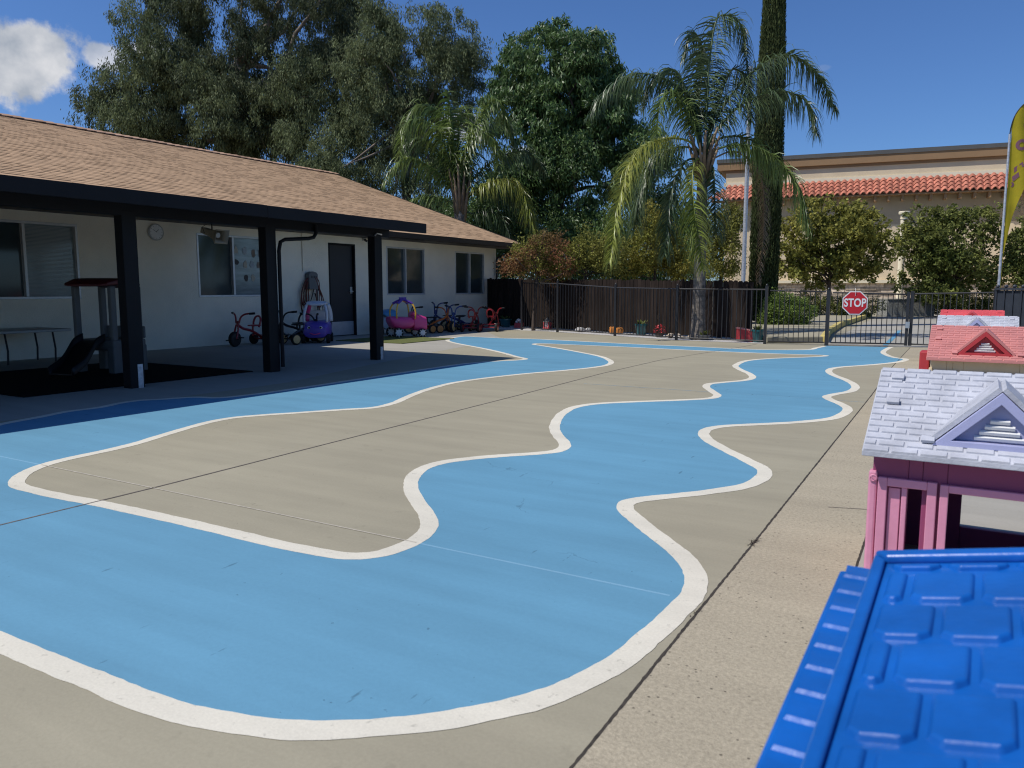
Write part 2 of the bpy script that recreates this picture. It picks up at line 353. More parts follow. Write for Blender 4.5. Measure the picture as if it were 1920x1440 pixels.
struct(strip('control_joint',dens([(-1.09,13.3),(-.62,13.6)]),.01,.0018,'jointm',.3))
struct(strip('control_joint',dens([(-3.95,8.2),(-.95,8.25)]),.008,.0012,'bluej',.3))
isl=[(31,905),(47,887),(80,873),(125,861),(200,845),(250,833),(300,818),(350,803),(400,790),(437,783.5),(480,779.5),(560,774),(640,768.5),(700,764.5),(735,757),(770,742),(800,731),(850,718),(900,710.5),(950,704.5),(1000,699.5),(1060,694.5),(1105,690),(1135,685.5),(1146,680),(1139,673.5),(1124,668),(1090,661),(1052,654),(1015,648),(1001,645.6),(1008,644.2),(1060,646),(1109,648),(1200,652),(1300,657),(1394,661),(1487,664.5),(1540,666),(1549,667),(1540,668.3),(1515,669.5),(1450,672),(1403,676),(1384,682),(1379,687),(1390,694),(1405,701),(1411,708),(1397,713),(1356,717),(1330,720),(1324,725),(1337,735),(1345,741.5),(1334,746.5),(1280,750),(1200,753),(1120,757),(1080,763),(1055,775),(1043,790),(1040,805),(1047,818),(1058,830),(1058,839),(1043,846),(1010,850),(950,854),(880,860),(830,867),(797,877),(777,891),(770,906),(773,925),(786,945),(800,965),(805,985),(797,1000),(775,1016),(745,1029),(710,1039),(675,1043),(640,1042),(590,1034),(520,1020),(440,1001),(350,980),(260,960),(180,943),(110,930),(65,920),(38,913)]
outl=[(-900,1330),(-500,1290),(-200,1240),(-60,1190),(20,1214),(90,1242),(170,1274),(250,1307),(340,1337),(440,1357),(540,1368),(640,1369),(740,1362),(820,1353),(900,1339),(980,1321),(1050,1298),(1110,1271),(1160,1241),(1200,1211),(1240,1176),(1270,1146),(1298,1116),(1306,1090),(1300,1068),(1282,1045),(1252,1020),(1218,995),(1190,972),(1173,955),(1176,943),(1200,937),(1260,930.5),(1330,922.5),(1390,913),(1420,902),(1434,889),(1430,879),(1408,867),(1380,853),(1350,838),(1328,825),(1319,813),(1330,804),(1360,799),(1430,795.5),(1500,791.5),(1558,785),(1582,776),(1589,766),(1575,757),(1557,749.5),(1550,744),(1562,740),(1594,734),(1604,727),(1601,721),(1585,712),(1562,703),(1554,696.5),(1559,691.5),(1581,688),(1616,685.5),(1660,681.8),(1691,677.5),(1697,673),(1680,671),(1661,665),(1656,660),(1667,652.5),(1672,650.5)]
outr=[(1546,649.3),(1530,652.5),(1516,655.5),(1431,655.6),(1375,653.6),(1300,650),(1165,644),(1052,638),(1000,635.5),(941,634),(900,632),(872,630.8),(849,633.5),(839,638.5),(852,643),(904,653),(940,661),(967,668.5),(985,673.5),(965,675.5),(940,676.6),(881,681),(800,692),(720,704),(640,716),(560,728),(480,739),(410,746),(362,745),(300,749),(262,751),(225,756),(187,764),(125,772),(75,782),(0,796),(-80,820),(-250,870),(-600,1000),(-900,1200)]
wI=crom([G(*p) for p in isl],6,True); wO=crom([G(*p) for p in outl],6); wR=crom([G(*p) for p in outr],6)
rgj=random.Random(5)
def resamp(pts,step):
    o=[pts[0]]; acc=0
    for a,b in zip(pts[:-1],pts[1:]):
        d=(b-a).length; t=step-acc
        while t<=d and d>0: o.append(a.lerp(b,t/d)); t+=step
        acc=(acc+d)%step if t-step<=d else acc+d
        acc=d-(t-step)
    return o
def fill(name,loops,z,m):
    cu=bpy.data.curves.new(name,'CURVE'); cu.dimensions='2D'; cu.fill_mode='BOTH'
    for lp in loops:
        sp=cu.splines.new('POLY'); sp.points.add(len(lp)-1)
        for i,p in enumerate(lp): sp.points[i].co=(p.x,p.y,0,1)
        sp.use_cyclic_u=True
    ob=bpy.data.objects.new(name,cu); S.collection.objects.link(ob); bpy.context.view_layer.update()
    me=bpy.data.meshes.new_from_object(ob.evaluated_get(bpy.context.evaluated_depsgraph_get())); bpy.data.objects.remove(ob)
    me.name=name; me.materials.clear(); me.materials.append(M[m]); o=bpy.data.objects.new(name,me); S.collection.objects.link(o); o.location.z=z; return o
bl=wO+[Vector((-1.25,16.45,0)),Vector((-2.6,16.12,0))]+wR
struct(fill('painted_lane',[bl,wI],.0009,'blue'))
def line(name,pts,w,seed,closed=False):
    rg=random.Random(seed); pts=resamp(pts,.03); n_=len(pts); 
    from mathutils import noise as mn
    L_=[];Q=[]
    for i,p in enumerate(pts):
        a=pts[(i-2)%n_] if closed else pts[max(i-2,0)]; b=pts[(i+2)%n_] if closed else pts[min(i+2,n_-1)]
        t=(b-a).normalized(); nn=Vector((-t.y,t.x,0)); s1=.005*mn.noise(p*6)+.002*rg.uniform(-1,1); s2=.005*mn.noise(p*6+Vector((9,4,0)))+.002*rg.uniform(-1,1)
        L_.append(p+nn*(w/2+s1)); Q.append(p-nn*(w/2+s2))
    mb=MB(); mb.add([(v.x,v.y,.0016) for v in L_+Q],[((i),(i+n_),((i+1)%n_)+n_,(i+1)%n_) for i in range(n_ if closed else n_-1)]); o=mb.build(name,'white',recalc=False)
    for p in o.data.polygons:
        if p.normal.z<0: p.flip()
    return struct(o)
line('painted_line',wI,.085,1,True); line('painted_line',wO,.088,2); line('painted_line',wR,.085,3)
# ground between and beyond the fences
struct(sheet('planting_strip',[(-12.4,19.9),(-12.4,18.3),(-9.5,17.78),(-7.4,17.0),(-5.63,16.26),(-3.8,16.1),(-3.6,17.3)],.0012,'gravel'))
struct(sheet('driveway',[(-2.7,16.5),(3,16.8),(3,60),(-3.6,60),(-3.55,32)],.0014,'conc2'))
struct(strip('painted_stripe',[(-1.625,16.8),(-1.75,20),(-1.9,23)],.09,.004,'blue'))
mb=MB(); mb.prism([(-3.75,16.25),(-2.80,17.0),(-3.22,20.2),(-3.55,24),(-3.87,33.7),(-14,36),(-14,24),(-4.4,17.6)],.13,(0,0,0)); struct(mb.build('pavement','conc',bevel=.02))
mb=MB()
pk=[(-2.72,17.0),(-3.14,20.2),(-3.47,24),(-3.78,33.7)]
mb.prism([(x,y) for x,y in pk]+[(x-.14,y) for x,y in pk[::-1]],.145,(0,0,0)); struct(mb.build('kerb','yellow',bevel=.02))
struct(sheet('planting_bed',[(-4.4,17.6),(-14,24),(-14,60),(-26,60),(-26,19.5),(-12.6,20.4)],.14,'soil'))
#@@BUILDING
XW=-12.8; YE=20.36; YS=-3.
root=thing('school_building','long white stucco single storey building with brown shingle roof and dark trim','building',(XW,8.7,0))
OF=(XW,8.7,0)
wins=[(4.9,7.50,6.655),(9.77,11.55,10.61),(15.25,16.81,16.02),(18.2,19.71,18.95)]; ZS,ZH=.935,2.14
doorY=(13.24,14.12)
ops=sorted([(a,b,ZS,ZH) for a,b,_ in wins]+[(doorY[0],doorY[1],0,2.13)])
mb=MB(); y=YS; ZT=2.5
for a,b,z0,z1 in ops:
    mb.b2((XW-.2,y,0),(XW,a,ZT))
    if z0>0: mb.b2((XW-.2,a,0),(XW,b,z0))
    mb.b2((XW-.2,a,z1),(XW,b,ZT)); y=b
mb.b2((XW-.2,y,0),(XW,YE,ZT))
# gable end and back
XB=-26.6; XR=-19.7
mb.prism([(XW-.2,0),(XW-.2,2.6),(XR,4.85),(XB,2.5),(XB,0)],.2,(0,YE,0),(1,0,0),(0,0,1))
mb.b2((XB-.2,YS,0),(XB,YE,2.5)); mb.prism([(XW-.2,0),(XW-.2,2.6),(XR,4.85),(XB,2.5),(XB,0)],.2,(0,YS+.2,0),(1,0,0),(0,0,1))
wall=mb.build('wall','stucco',root,OF)
for a,b,m_ in wins:
    fr=MB(); t=.04
    fr.b2((XW-.09,a,ZS),(XW+.012,b,ZS+t)); fr.b2((XW-.09,a,ZH-t),(XW+.012,b,ZH)); fr.b2((XW-.09,a,ZS+t),(XW+.012,a+t,ZH-t)); fr.b2((XW-.09,b-t,ZS+t),(XW+.012,b,ZH-t)); fr.b2((XW-.08,m_-.022,ZS+t),(XW+.006,m_+.022,ZH-t))
    win=MB().b2((XW-.16,a,ZS),(XW-.1,b,ZH)).build('window','door',root,OF)
    fr.build('frame','alu',win,OF,bevel=.004)
    MB().b2((XW-.072,a+t,ZS+t),(XW-.066,m_-.022,ZH-t)).build('pane','glass',win,OF)
    MB().b2((XW-.058,m_+.022,ZS+t),(XW-.052,b-t,ZH-t)).build('pane','glass2' if a<15 else 'glass',win,OF)
    if a<5:
        bb=MB()
        for k in range(52): bb.b2((XW-.0515,m_+.05,ZS+.06+k*.021),(XW-.0500,b-.09,ZS+.071+k*.021))
        bb.build('blind','blind',win,OF)
rg=random.Random(3)
# paper crafts stuck on the second window
w2=[c for c in kids(root) if c.name.startswith('window')][1]
for r_ in range(3):
    for c_ in range(4):
        cy=10.74+c_*.19+rg.uniform(-.04,.04); cz=(1.85,1.60,1.33)[r_]+rg.uniform(-.03,.03)
        if r_==2 and c_ in(0,3): continue
        pm=MB(); pts=[(.055*math.cos(k*math.pi/4+.2)*rg.uniform(.55,1.3),.085*math.sin(k*math.pi/4+.2)*rg.uniform(.55,1.25)) for k in range(8)]
        pm.prism(pts,.003,(XW-.048,cy,cz),(0,1,0),(0,0,1)); pm.build('paper_craft',('beige','p_grey','blind','hosek','bark')[(r_*3+c_*2)%5],w2,OF)
d=MB().b2((XW-.12,doorY[0]+.04,.34),(XW-.06,doorY[1]-.04,2.09)).build('door','door',root,OF,bevel=.003)
MB().b2((XW-.12,doorY[0]+.04,.02),(XW-.055,doorY[1]-.04,.335)).build('kick_plate','alu',d,OF,bevel=.003)
h=MB().b2((XW-.06,doorY[1]-.13,.98),(XW-.045,doorY[1]-.06,1.14)); h.cyl((XW-.045,doorY[1]-.095,1.03),(XW+.0,doorY[1]-.095,1.03),.012); h.b2((XW-.012,doorY[1]-.20,1.018),(XW+.004,doorY[1]-.085,1.042)); h.build('handle','steel',d,OF,bevel=.003)
mb=MB(); 
for a,b in ((doorY[0],doorY[0]+.04),(doorY[1]-.04,doorY[1])): mb.b2((XW-.16,a,0),(XW+.008,b,2.13))
mb.b2((XW-.16,doorY[0]+.04,2.09),(XW+.008,doorY[1]-.04,2.13)); mb.build('door_frame','dark',root,OF)
MB().b2((XW-.5,doorY[0],0),(XW-.17,doorY[1],2.13)).build('door_backing','door',root,OF)
# roof: stepped shingle courses
EX=-12.1; EZ=2.43; YR=20.73; RX=-19.7; RZ=5.06
rl=math.hypot(EX-RX,RZ-EZ); n_=int(rl/.135); sx=(RX-EX)/rl; sz=(RZ-EZ)/rl; nx,nz=sz*1.0,-sx
rg=random.Random(11)
mb=MB()
for k in range(n_+1):
    s0=k*.135; s1=min(rl,s0+.135); 
    a0=(EX+sx*s0+nx*.008,EZ+sz*s0+nz*.008); a1=(EX+sx*s1+nx*.003,EZ+sz*s1+nz*.003); a2=(EX+sx*s0+nx*.0,EZ+sz*s0)
    y=YS-.4-rg.uniform(0,.3)
    ys=[YS-.4]
    while ys[-1]<YR-.02: ys.append(min(YR,ys[-1]+rg.choice([.12,.16,.2,.28,.34])))
    for i,(ya,yb) in enumerate(zip(ys[:-1],ys[1:])):
        dz=rg.choice([0,0,.005]); A0=(a0[0]+nx*dz,a0[1]+nz*dz)
        vs=[(A0[0],ya,A0[1]),(A0[0],yb,A0[1]),(a1[0],yb,a1[1]),(a1[0],ya,a1[1]),(a2[0],ya,a2[1]),(a2[0],yb,a2[1])]
        mb.add(vs,[(0,1,2,3),(0,4,5,1)])
M['shingle']=mat('shingle',(.47,.315,.19),.9,.08,1.2,.12,150,spec=.12,island=.12)
M['ridge']=mat('ridge_shingle',(.42,.27,.18),.9,.15,1.2,.1,150,spec=.12,island=.2)
roof=mb.build('roof','shingle',root,OF,recalc=False)
mb=MB(); mb.prism([(EX-.02,EZ-.03),(RX,RZ-.03),(XB-.7,EZ-.03),(XB-.7,EZ-.09),(RX,RZ-.14),(EX-.02,EZ-.09)],YR-YS+.3,(0,YR-.03,0),(1,0,0),(0,0,1)); mb.build('roof_deck','dark2',root,OF)
mb=MB(); mb.add([(RX,YS-.4,RZ),(RX,YR,RZ),(XB-.7,YR,EZ),(XB-.7,YS-.4,EZ)],[(0,1,2,3)]); mb.build('roof','shingle',root,OF)
mb=MB(); y=YS-.4
while y<YR:
    mb.prism([(-.17,-.045),(-.165,-.03),(0,.035),(.165,-.03),(.17,-.045),(0,.0)],-.27,(RX,y,RZ+.005+rg.uniform(0,.008)),(1,0,.0),(0,-.06,1)); y+=.25
mb.build('ridge_cap','ridge',root,OF)
mb=MB(); mb.b2((EX-.02,YS-.4,EZ-.12),(EX+.02,YR+.0,EZ-.01)); mb.build('eave_board','dark2',root,OF)
mb=MB(); mb.prism([(0,0),(.10,.0),(.115,.10),(.10,.10),(.09,.012),(.0,.012)],YR-YS+.2,(EX+.02,YR,EZ-.125),(1,0,0),(0,0,1)); mb.b2((EX+.02,YR-.004,EZ-.125),(EX+.13,YR,EZ-.02)); mb.build('gutter','dark2',root,OF)
mb=MB(); mb.b2((XW,YS-.4,EZ-.135),(EX-.02,YR-.05,EZ-.115)); mb.build('soffit','dark2',root,OF)
mb=MB(); mb.add([(EX+.02,YR,EZ-.12),(EX+.02,YR,EZ+.02),(RX,YR,RZ+.01),(RX,YR,RZ-.16),(EX+.02,YR+.03,EZ-.12),(EX+.02,YR+.03,EZ+.02),(RX,YR+.03,RZ+.01),(RX,YR+.03,RZ-.16)],[(0,1,2,3),(4,5,6,7),(0,1,5,4),(1,2,6,5),(0,3,7,4)]); mb.build('rake_board','dark2',root,OF)
mb=MB(); mb.tube([(EX+.05,YE-.06,EZ-.12),(EX+.05,YE-.06,EZ-.2),(XW+.07,YE-.06,EZ-.42),(XW+.06,YE-.06,EZ-.5),(XW+.06,YE-.06,.06)],.035,8); mb.build('downspout','dark2',root,OF,smooth='auto')
mb=MB(); mb.cyl((XW+.02,12.44,1.48),(XW+.02,12.44,2.29),.014); mb.build('conduit','stucco',root,OF)
# patio cover
XF=-7.35; YC=9.715
pc=thing('patio_cover','dark painted flat patio cover on posts along the front of the white building','patio cover',(-8.1,5,0)); OP=(-8.1,5,0)
MB().b2((XF-.04,-2.5,1.937),(XF,6.62,2.078)).build('fascia','dark',pc,OP,bevel=.004)
MB().b2((XF-.04,6.625,1.934),(XF-.003,YC,2.075)).build('fascia','dark',pc,OP,bevel=.004)
MB().prism([(XF-.04,1.95),(-12.12,2.33),(-12.12,2.405),(XF-.04,2.062)],.04,(0,YC,0),(1,0,0),(0,0,1)).build('end_fascia','dark',pc,OP)
mb=MB(); mb.prism([(XF-.04,2.03),(-12.12,2.38),(-12.12,2.40),(XF-.04,2.05)],YC+2.46,(0,YC-.04,0),(1,0,0),(0,0,1)); y=-2.3
while y<YC-.1:
    mb.prism([(XF-.04,1.99),(-12.12,2.335),(-12.12,2.3795),(XF-.04,2.0295)],.045,(0,y,0),(1,0,0),(0,0,1)); y+=.6
mb.build('deck','dark',pc,OP)
MB().b2((-8.14,-2.5,1.885),(-8.03,YC-.06,2.028)).build('beam','dark',pc,OP,bevel=.004)
for i,yc in enumerate((5.285,7.265,9.385)):
    p=MB().b2((-8.17,yc-.085,0),(-8.045 if False else -8.028,yc+.085,1.94)).build('post','dark',pc,OP,bevel=.006)
    if i!=1:
        b=MB().b2((-8.0278,yc+.0,.0),(-8.022,yc+.062,.265 if i==0 else .2)); b.build('bracket','galv',p,OP)
mb=MB(); mb.tube([(-8.0,8.05,1.97),(-8.0,8.05,1.86),(-8.0,8.0,1.80),(-8.0,7.9,1.78),(-8.0,7.48,1.745),(-8.0,7.40,1.71),(-8.01,7.378,1.6),(-8.01,7.378,.06)],.025,10); mb.build('drain_pipe','dark',pc,OP,smooth='auto')
mb=MB(); mb.tube([(-8.02,9.30,1.90),(-7.98,9.30,1.93),(-7.97,9.40,1.92)],.012,6); mb.build('hook','steel',pc,OP)
# wall things
t=thing('wall_clock','round pale clock high on the white wall between the first two windows','clock',(XW,8.92,2.10))
MB().lathe((0,0,0),(1,0,0),[(.14,0),(.15,.01),(.15,.03),(.135,.04),(.13,.032)],28).build('case','table',t,smooth='auto')
MB().lathe((.0,0,0),(1,0,0),[(.128,.01),(.128,.034)],28).build('dial','wht',t)
MB().box((.037,.02,.025),(.003,.075,.008),Matrix.Rotation(R(40),3,'X')).build('hour_hand','p_grey',t); MB().box((.0375,-.03,.02),(.003,.09,.006),Matrix.Rotation(R(-30),3,'X')).build('minute_hand','p_grey',t)
for k in range(12): a=k*math.pi/6; MB().box((.0355,.11*math.sin(a),.11*math.cos(a)),(.002,.006,.014),Matrix.Rotation(-a,3,'X')).build('hour_mark','p_grey',t)
t=thing('horn_loudspeaker','beige rectangular horn loudspeaker hanging under the dark beam above the second window','loudspeaker',(-12.15,9.62,2.10))
R3=Matrix.Rotation(R(-88),3,'Z')@Matrix.Rotation(R(-16),3,'X')
hb=MB(); 
secs=[(-.2,.05),(-.12,.055),(0,.06),(.12,.085),(.22,.13)]; vs=[]; 
for yy,s_ in secs: vs+=[R3@Vector((a*s_*1.15,yy*1.2,b*s_)) for a,b in((-1,-1),(1,-1),(1,1),(-1,1))]
hb.add(vs,[(i*4+j,i*4+(j+1)%4,(i+1)*4+(j+1)%4,(i+1)*4+j) for i in range(4) for j in range(4)]+[(0,3,2,1)])
ho=hb.build('horn','beige',t,smooth='auto'); ms=ho.modifiers.new('s','SOLIDIFY'); ms.thickness=.008
c_=MB(); c_.tube([R3@Vector((0,-.05,0)),R3@Vector((0,.16,0))],[.03,.05],12); c_.build('driver','table',t,smooth='auto')
k_=MB(); k_.tube([(0,0,.05),(0,0,.13),(0,0,.17)],.012); k_.tube([(-.02,-.15,0),(-.01,-.2,.1),(0,-.1,.16),(0,0,.165)],.005); k_.build('bracket','p_black',t)
t=thing('security_camera','tiny dark security camera under the eave beside the door','camera',(XW,14.42,2.25))
MB().b2((0,-.05,-.02),(.06,.05,.04)).build('mount','table',t,bevel=.01); MB().cyl((.05,0,0),(.13,-.03,-.03),.028).build('body','p_black',t,smooth='auto')
#@@WALLTOYS
def ringpts(c,r,ax,n=20,ph=0,sc=(1,1)):
    ax=Vector(ax).normalized(); e=ax.orthogonal().normalized(); g=ax.cross(e); c=Vector(c); return [c+e*math.cos(2*math.pi*k/n+ph)*r*sc[0]+g*math.sin(2*math.pi*k/n+ph)*r*sc[1] for k in range(n)]
t=thing('hose_reel','grey hose hanger box on the wall with long looped dark red hoses','hose hanger',(XW,12.62,0))
hb=MB(); hb.prism([(-.13,0),(.13,0),(.13,.33),(.09,.37),(0,.39),(-.09,.37),(-.13,.33)],.14,(0.01,0,1.08),(0,1,0),(0,0,1)); hb.build('hanger_box','p_grey',t,bevel=.01)
for k in range(4): MB().box((.1515,-.075+k*.05,1.35),(.003,.018,.05)).build('slot','p_black',t)
rg=random.Random(7)
for k in range(9):
    yo=rg.uniform(-.28,-.10) if k<6 else rg.uniform(.12,.26); ln=rg.uniform(.55,1.0); xo=.05+k*.012
    pts=crom([(xo,yo*.3,1.36),(xo,yo*.75,1.25),(xo,yo-.06,1.36-ln*.6),(xo,yo-.03,1.36-ln),(xo,yo+.07,1.36-ln),(xo,yo+.08,1.36-ln*.55),(xo,yo*.55,1.2),(xo,yo*.2,1.34)],6)
    MB().tube(pts,.011,6).build('hose','hose' if k%3 else 'hosek',t,smooth=True)
MB().tube(crom([(.05,.1,1.1),(.07,.0,.9),(.07,-.12,.6),(.06,.0,.35),(.08,.2,.6),(.05,.12,1.0)],6),.012,6).build('hose','hosek',t,smooth=True)
def wheel(t,c,r,w,hub,tm='tyre',spokes=0):
    wh=MB().lathe(c,(1,0,0),[(r*.78,-w/2),(r*.93,-w/2),(r,-w*.28),(r,w*.28),(r*.93,w/2),(r*.78,w/2)],22).build('wheel',tm,t,smooth='auto')
    hb=MB(); hb.lathe(c,(1,0,0),[(r*.2,-w*.62),(r*.62 if spokes else r*.74,-w*.5),(r*.62 if spokes else r*.74,w*.5),(r*.2,w*.62)],18)
    hb.build('hub',hub,wh,smooth='auto')
    if spokes:
        sp=MB()
        for k in range(spokes):
            a=2*math.pi*k/spokes; 
            for sg in(-1,1): sp.box((c[0]+sg*w*.56,c[1]+math.cos(a)*r*.5,c[2]+math.sin(a)*r*.5),(.006,r*.75,.012),Matrix.Rotation(a,3,'X'))
        sp.build('spokes','wht',wh)
    return wh
def trike(loc,rz,mat_,hub,label,loopseat=True,tall=0.,group='tricycles parked along the building wall'):
    """front towards -y, length .75"""
    t=thing('tricycle',label,'tricycle',(loc[0],loc[1],0),rz,group); t.scale=(1.15,1.15,1.15)
    wheel(t,(0,-.30,.125),.125,.06,hub)
    for s in(-1,1): wheel(t,(s*.19,.34,.095),.095,.055,hub)
    fr=MB(); fr.tube(crom([(0,-.22,.36),(0,-.12,.30),(0,.1,.24),(0,.28,.15),(0,.34,.10)],5),.023,8); fr.cyl((-.2,.34,.095),(.2,.34,.095),.014); fr.tube([(-.12,.25,.17),(-.19,.34,.10)],.015); fr.tube([(.12,.25,.17),(.19,.34,.10)],.015); fr.box((0,.30,.165),(.26,.13,.014)); fr.build('frame',mat_,t,smooth='auto')
    fk=MB()
    for s in(-1,1): fk.tube([(s*.035,-.30,.125),(s*.035,-.25,.28),(s*.02,-.235,.36)],.015)
    fk.cyl((0,-.24,.33),(0,-.215,.42+tall*.5),.018); fk.build('fork',mat_,t,smooth='auto')
    pd=MB(); pd.cyl((-.1,-.30,.125),(.1,-.30,.125),.007); pd.box((-.12,-.33,.10),(.07,.04,.018)); pd.box((.12,-.27,.15),(.07,.04,.018)); pd.build('pedals','p_black',t)
    hbz=MB()
    for s in(-1,1): hbz.tube(crom([(s*.03,-.225,.38),(s*.055,-.205,.48+tall),(s*.11,-.17,.53+tall),(s*.20,-.11,.545+tall)],4),.0145)
    hbz.cyl((-.035,-.22,.41),(.035,-.22,.41),.010); hb_=hbz.build('handlebar',mat_,t,smooth='auto')
    for s in(-1,1): MB().tube([(s*.17,-.13,.54+tall),(s*.25,-.08,.548+tall)],.019).build('grip','p_black',hb_,smooth='auto')
    st=MB(); st.loft([(.03,0,.335,.03,.010,2.5),(.08,0,.335,.06,.014,3),(.16,0,.335,.10,.016,3),(.22,0,.335,.10,.014,3)],16); st.cyl((0,.12,.24),(0,.12,.33),.016); st.build('seat',mat_ if loopseat else 'p_black',t,smooth='auto')
    if loopseat:
        bk=MB(); bk.tube(crom([(-.06,.2,.30),(-.075,.23,.40),(-.05,.25,.47),(0,.255,.49),(.05,.25,.47),(.075,.23,.40),(.06,.2,.30)],4),.017); bk.build('seat_back',mat_,t,smooth='auto')
    return t
trike((-12.25,10.42),R(6),'t_red','p_black','red tricycle with upright handlebar against the wall left of the second post')
trike((-12.35,11.65),R(-4),'t_dark','p_black','dark tricycle mostly hidden behind the second post',True)
trike((-11.72,11.42),R(172),'t_dark','hub','low black tricycle between the second post and the purple toy car',False,-.03)
trike((-11.95,15.55),R(-30),'t_dark','huborange','black tricycle with orange hub just right of the pink carriage',False,.02)
trike((-11.75,16.0),R(165),'t_orange','huborange','orange framed tricycle beside the pink carriage',False,0)
trike((-12.3,16.9),R(-8),'t_navy','hub','navy tricycle with tall handlebar closest to the wall',False,.09)
trike((-11.95,17.0),R(-20),'t_navy','hub','navy tricycle standing second in the row near the corner',False,.05)
trike((-11.55,16.5),R(15),'t_navy','hub','navy tricycle with cream front wheel facing the yard',False,.03)
trike((-11.3,16.9),R(-160),'t_red','t_red','red tricycle with loop seat back near the wall corner',True,.0)
trike((-11.0,17.35),R(-165),'t_red','t_red','last red tricycle in the row beside the building corner',True,-.03)
# purple toy car
def shell(t,name,secs,m,n=28): return MB().loft(secs,n).build(name,m,t,smooth='auto')
t=thing('toy_car','child ride-in car with purple body and pale domed roof beside the hose hanger','toy car',(-11.75,11.78,0),R(38)); t.scale=(1.12,1.12,1.05)
shell(t,'body',[(-.36,0,.22,.14,.07,3),(-.34,0,.23,.20,.12,3.2),(-.24,0,.25,.235,.155,3.5),(-.1,0,.26,.24,.165,4),(.2,0,.26,.24,.165,4),(.33,0,.25,.22,.14,3.5),(.38,0,.23,.15,.08,3)],'p_purple')
MB().b2((-.245,-.10,.14),(-.232,.14,.40)).build('door','p_purple',t,bevel=.008)
rf=MB()
rf.loft([(-.17,0,.735,.10,.012,2.6),(-.14,0,.75,.17,.03,2.6),(0,0,.765,.195,.045,2.6),(.15,0,.76,.19,.045,2.6),(.26,0,.735,.16,.03,2.6),(.29,0,.72,.1,.012,2.6)],24); rf.build('roof','p_pale',t,smooth='auto')
for s in(-1,1):
    MB().tube(crom([(s*.20,-.24,.40),(s*.20,-.22,.55),(s*.165,-.13,.73)],4),.026,8).build('pillar','p_pale',t,smooth=True)
    MB().tube(crom([(s*.21,.27,.40),(s*.20,.27,.58),(s*.165,.22,.74)],4),.05,8).build('pillar','p_mag' if s<0 else 'p_pale',t,smooth=True)
MB().b2((-.18,.24,.38),(.18,.30,.62)).build('seat_back','p_pale',t,bevel=.03)
for s in(-1,1):
    e=MB().lathe((s*.10,-.335,.30),(0,-1,.25),[(.045,0),(.043,.012),(.02,.02)],16).build('eye','wht',t,smooth='auto')
    MB().lathe((s*.10,-.352,.305),(0,-1,.25),[(.02,0),(.018,.01)],12).build('pupil','p_black',e)
MB().tube(crom([(-.09,-.36,.20),(0,-.375,.175),(.09,-.36,.20)],4),.010,6).build('mouth','p_mag',t)
for sx_,sy_ in((-.22,-.26),(.22,-.26),(-.22,.26),(.22,.26)): wheel(t,(sx_,sy_,.09),.09,.06,'p_black')
# blue and white toy car behind the third post
t=thing('toy_car','pale blue and white ride-in toy car half hidden behind the third post','toy car',(-12.35,14.7,0),R(60))
shell(t,'body',[(-.32,0,.26,.12,.10,3),(-.28,0,.28,.19,.15,3.2),(0,0,.30,.22,.18,3.5),(.26,0,.29,.2,.15,3.5),(.31,0,.27,.12,.1,3)],'p_pale')
shell(t,'hood',[(-.33,0,.44,.1,.03,2.5),(-.26,0,.50,.18,.06,2.5),(-.1,0,.54,.19,.07,2.5),(.02,0,.52,.16,.05,2.5)],'p_sky')
MB().tube(crom([(-.2,-.2,.45),(-.25,-.24,.3),(-.24,-.24,.1)],4),.02).build('bumper','p_black',t,smooth=True)
for sx_,sy_ in((-.2,-.2),(.2,-.2),(-.2,.22),(.2,.22)): wheel(t,(sx_,sy_,.08),.08,.05,'p_pale')
# pink carriage
t=thing('toy_carriage','pink toy carriage car with yellow hoops, purple canopy and white wheels on the turf mat','toy car',(-11.3,14.12,0),R(150))
# front towards -y
shell(t,'body',[(-.12,0,.33,.20,.08,3),(-.05,0,.33,.235,.13,3.5),(.2,0,.32,.25,.15,3.5),(.36,0,.35,.23,.13,3.2),(.43,0,.40,.17,.07,2.6)],'p_mag')
shell(t,'engine_box',[(-.46,0,.27,.14,.11,3),(-.43,0,.30,.19,.16,4),(-.25,0,.33,.20,.19,4),(-.13,0,.35,.19,.19,3.6),(-.10,0,.35,.14,.14,3)],'p_mag')
MB().loft([(-.24,0,.51,.10,.03,3),(-.2,0,.53,.14,.05,3),(-.12,0,.53,.14,.05,3),(-.09,0,.51,.10,.03,3)],18).build('dashboard','p_mag',t,smooth='auto')
MB().b2((-.15,.05,.42),(.15,.34,.46)).build('seat','p_sky',t,bevel=.02)
MB().prism([(-.05,-.05),(.05,-.05),(.05,.05),(-.05,.05)],.01,(0,-.465,.36),(1,0,0),(0,0,1)).build('number_plate','wht',t)
for s in(-1,1):
    for yy in(-.14,.30):
        MB().tube(crom([(s*.2,yy,.42),(s*.215,yy*1.02,.6),(s*.15,yy*.75+.02,.76),(0,.08,.83)],5),.018,8).build('hoop','p_yel',t,smooth=True)
cn=MB(); cn.tube(crom([(-.15,-.10,.76),(-.08,0,.82),(0,.08,.855),(.08,.16,.82),(.15,.26,.76)],4),.03,6); cn.tube(crom([(.15,-.10,.76),(.08,0,.82),(0,.08,.855),(-.08,.16,.82),(-.15,.26,.76)],4),.03,6); cn.box((0,.08,.88),(.05,.16,.05)); cn.build('canopy','p_viol',t,smooth='auto')
for sx_,sy_,r_ in((-.235,-.3,.10),(.235,-.3,.10),(-.25,.28,.115),(.25,.28,.115)): wheel(t,(sx_,sy_,r_),r_,.045,'p_pale','tyre',8)
MB().tube(crom([(-.14,-.42,.16),(0,-.45,.15),(.14,-.42,.16)],4),.015).build('bumper','p_pale',t,smooth=True)
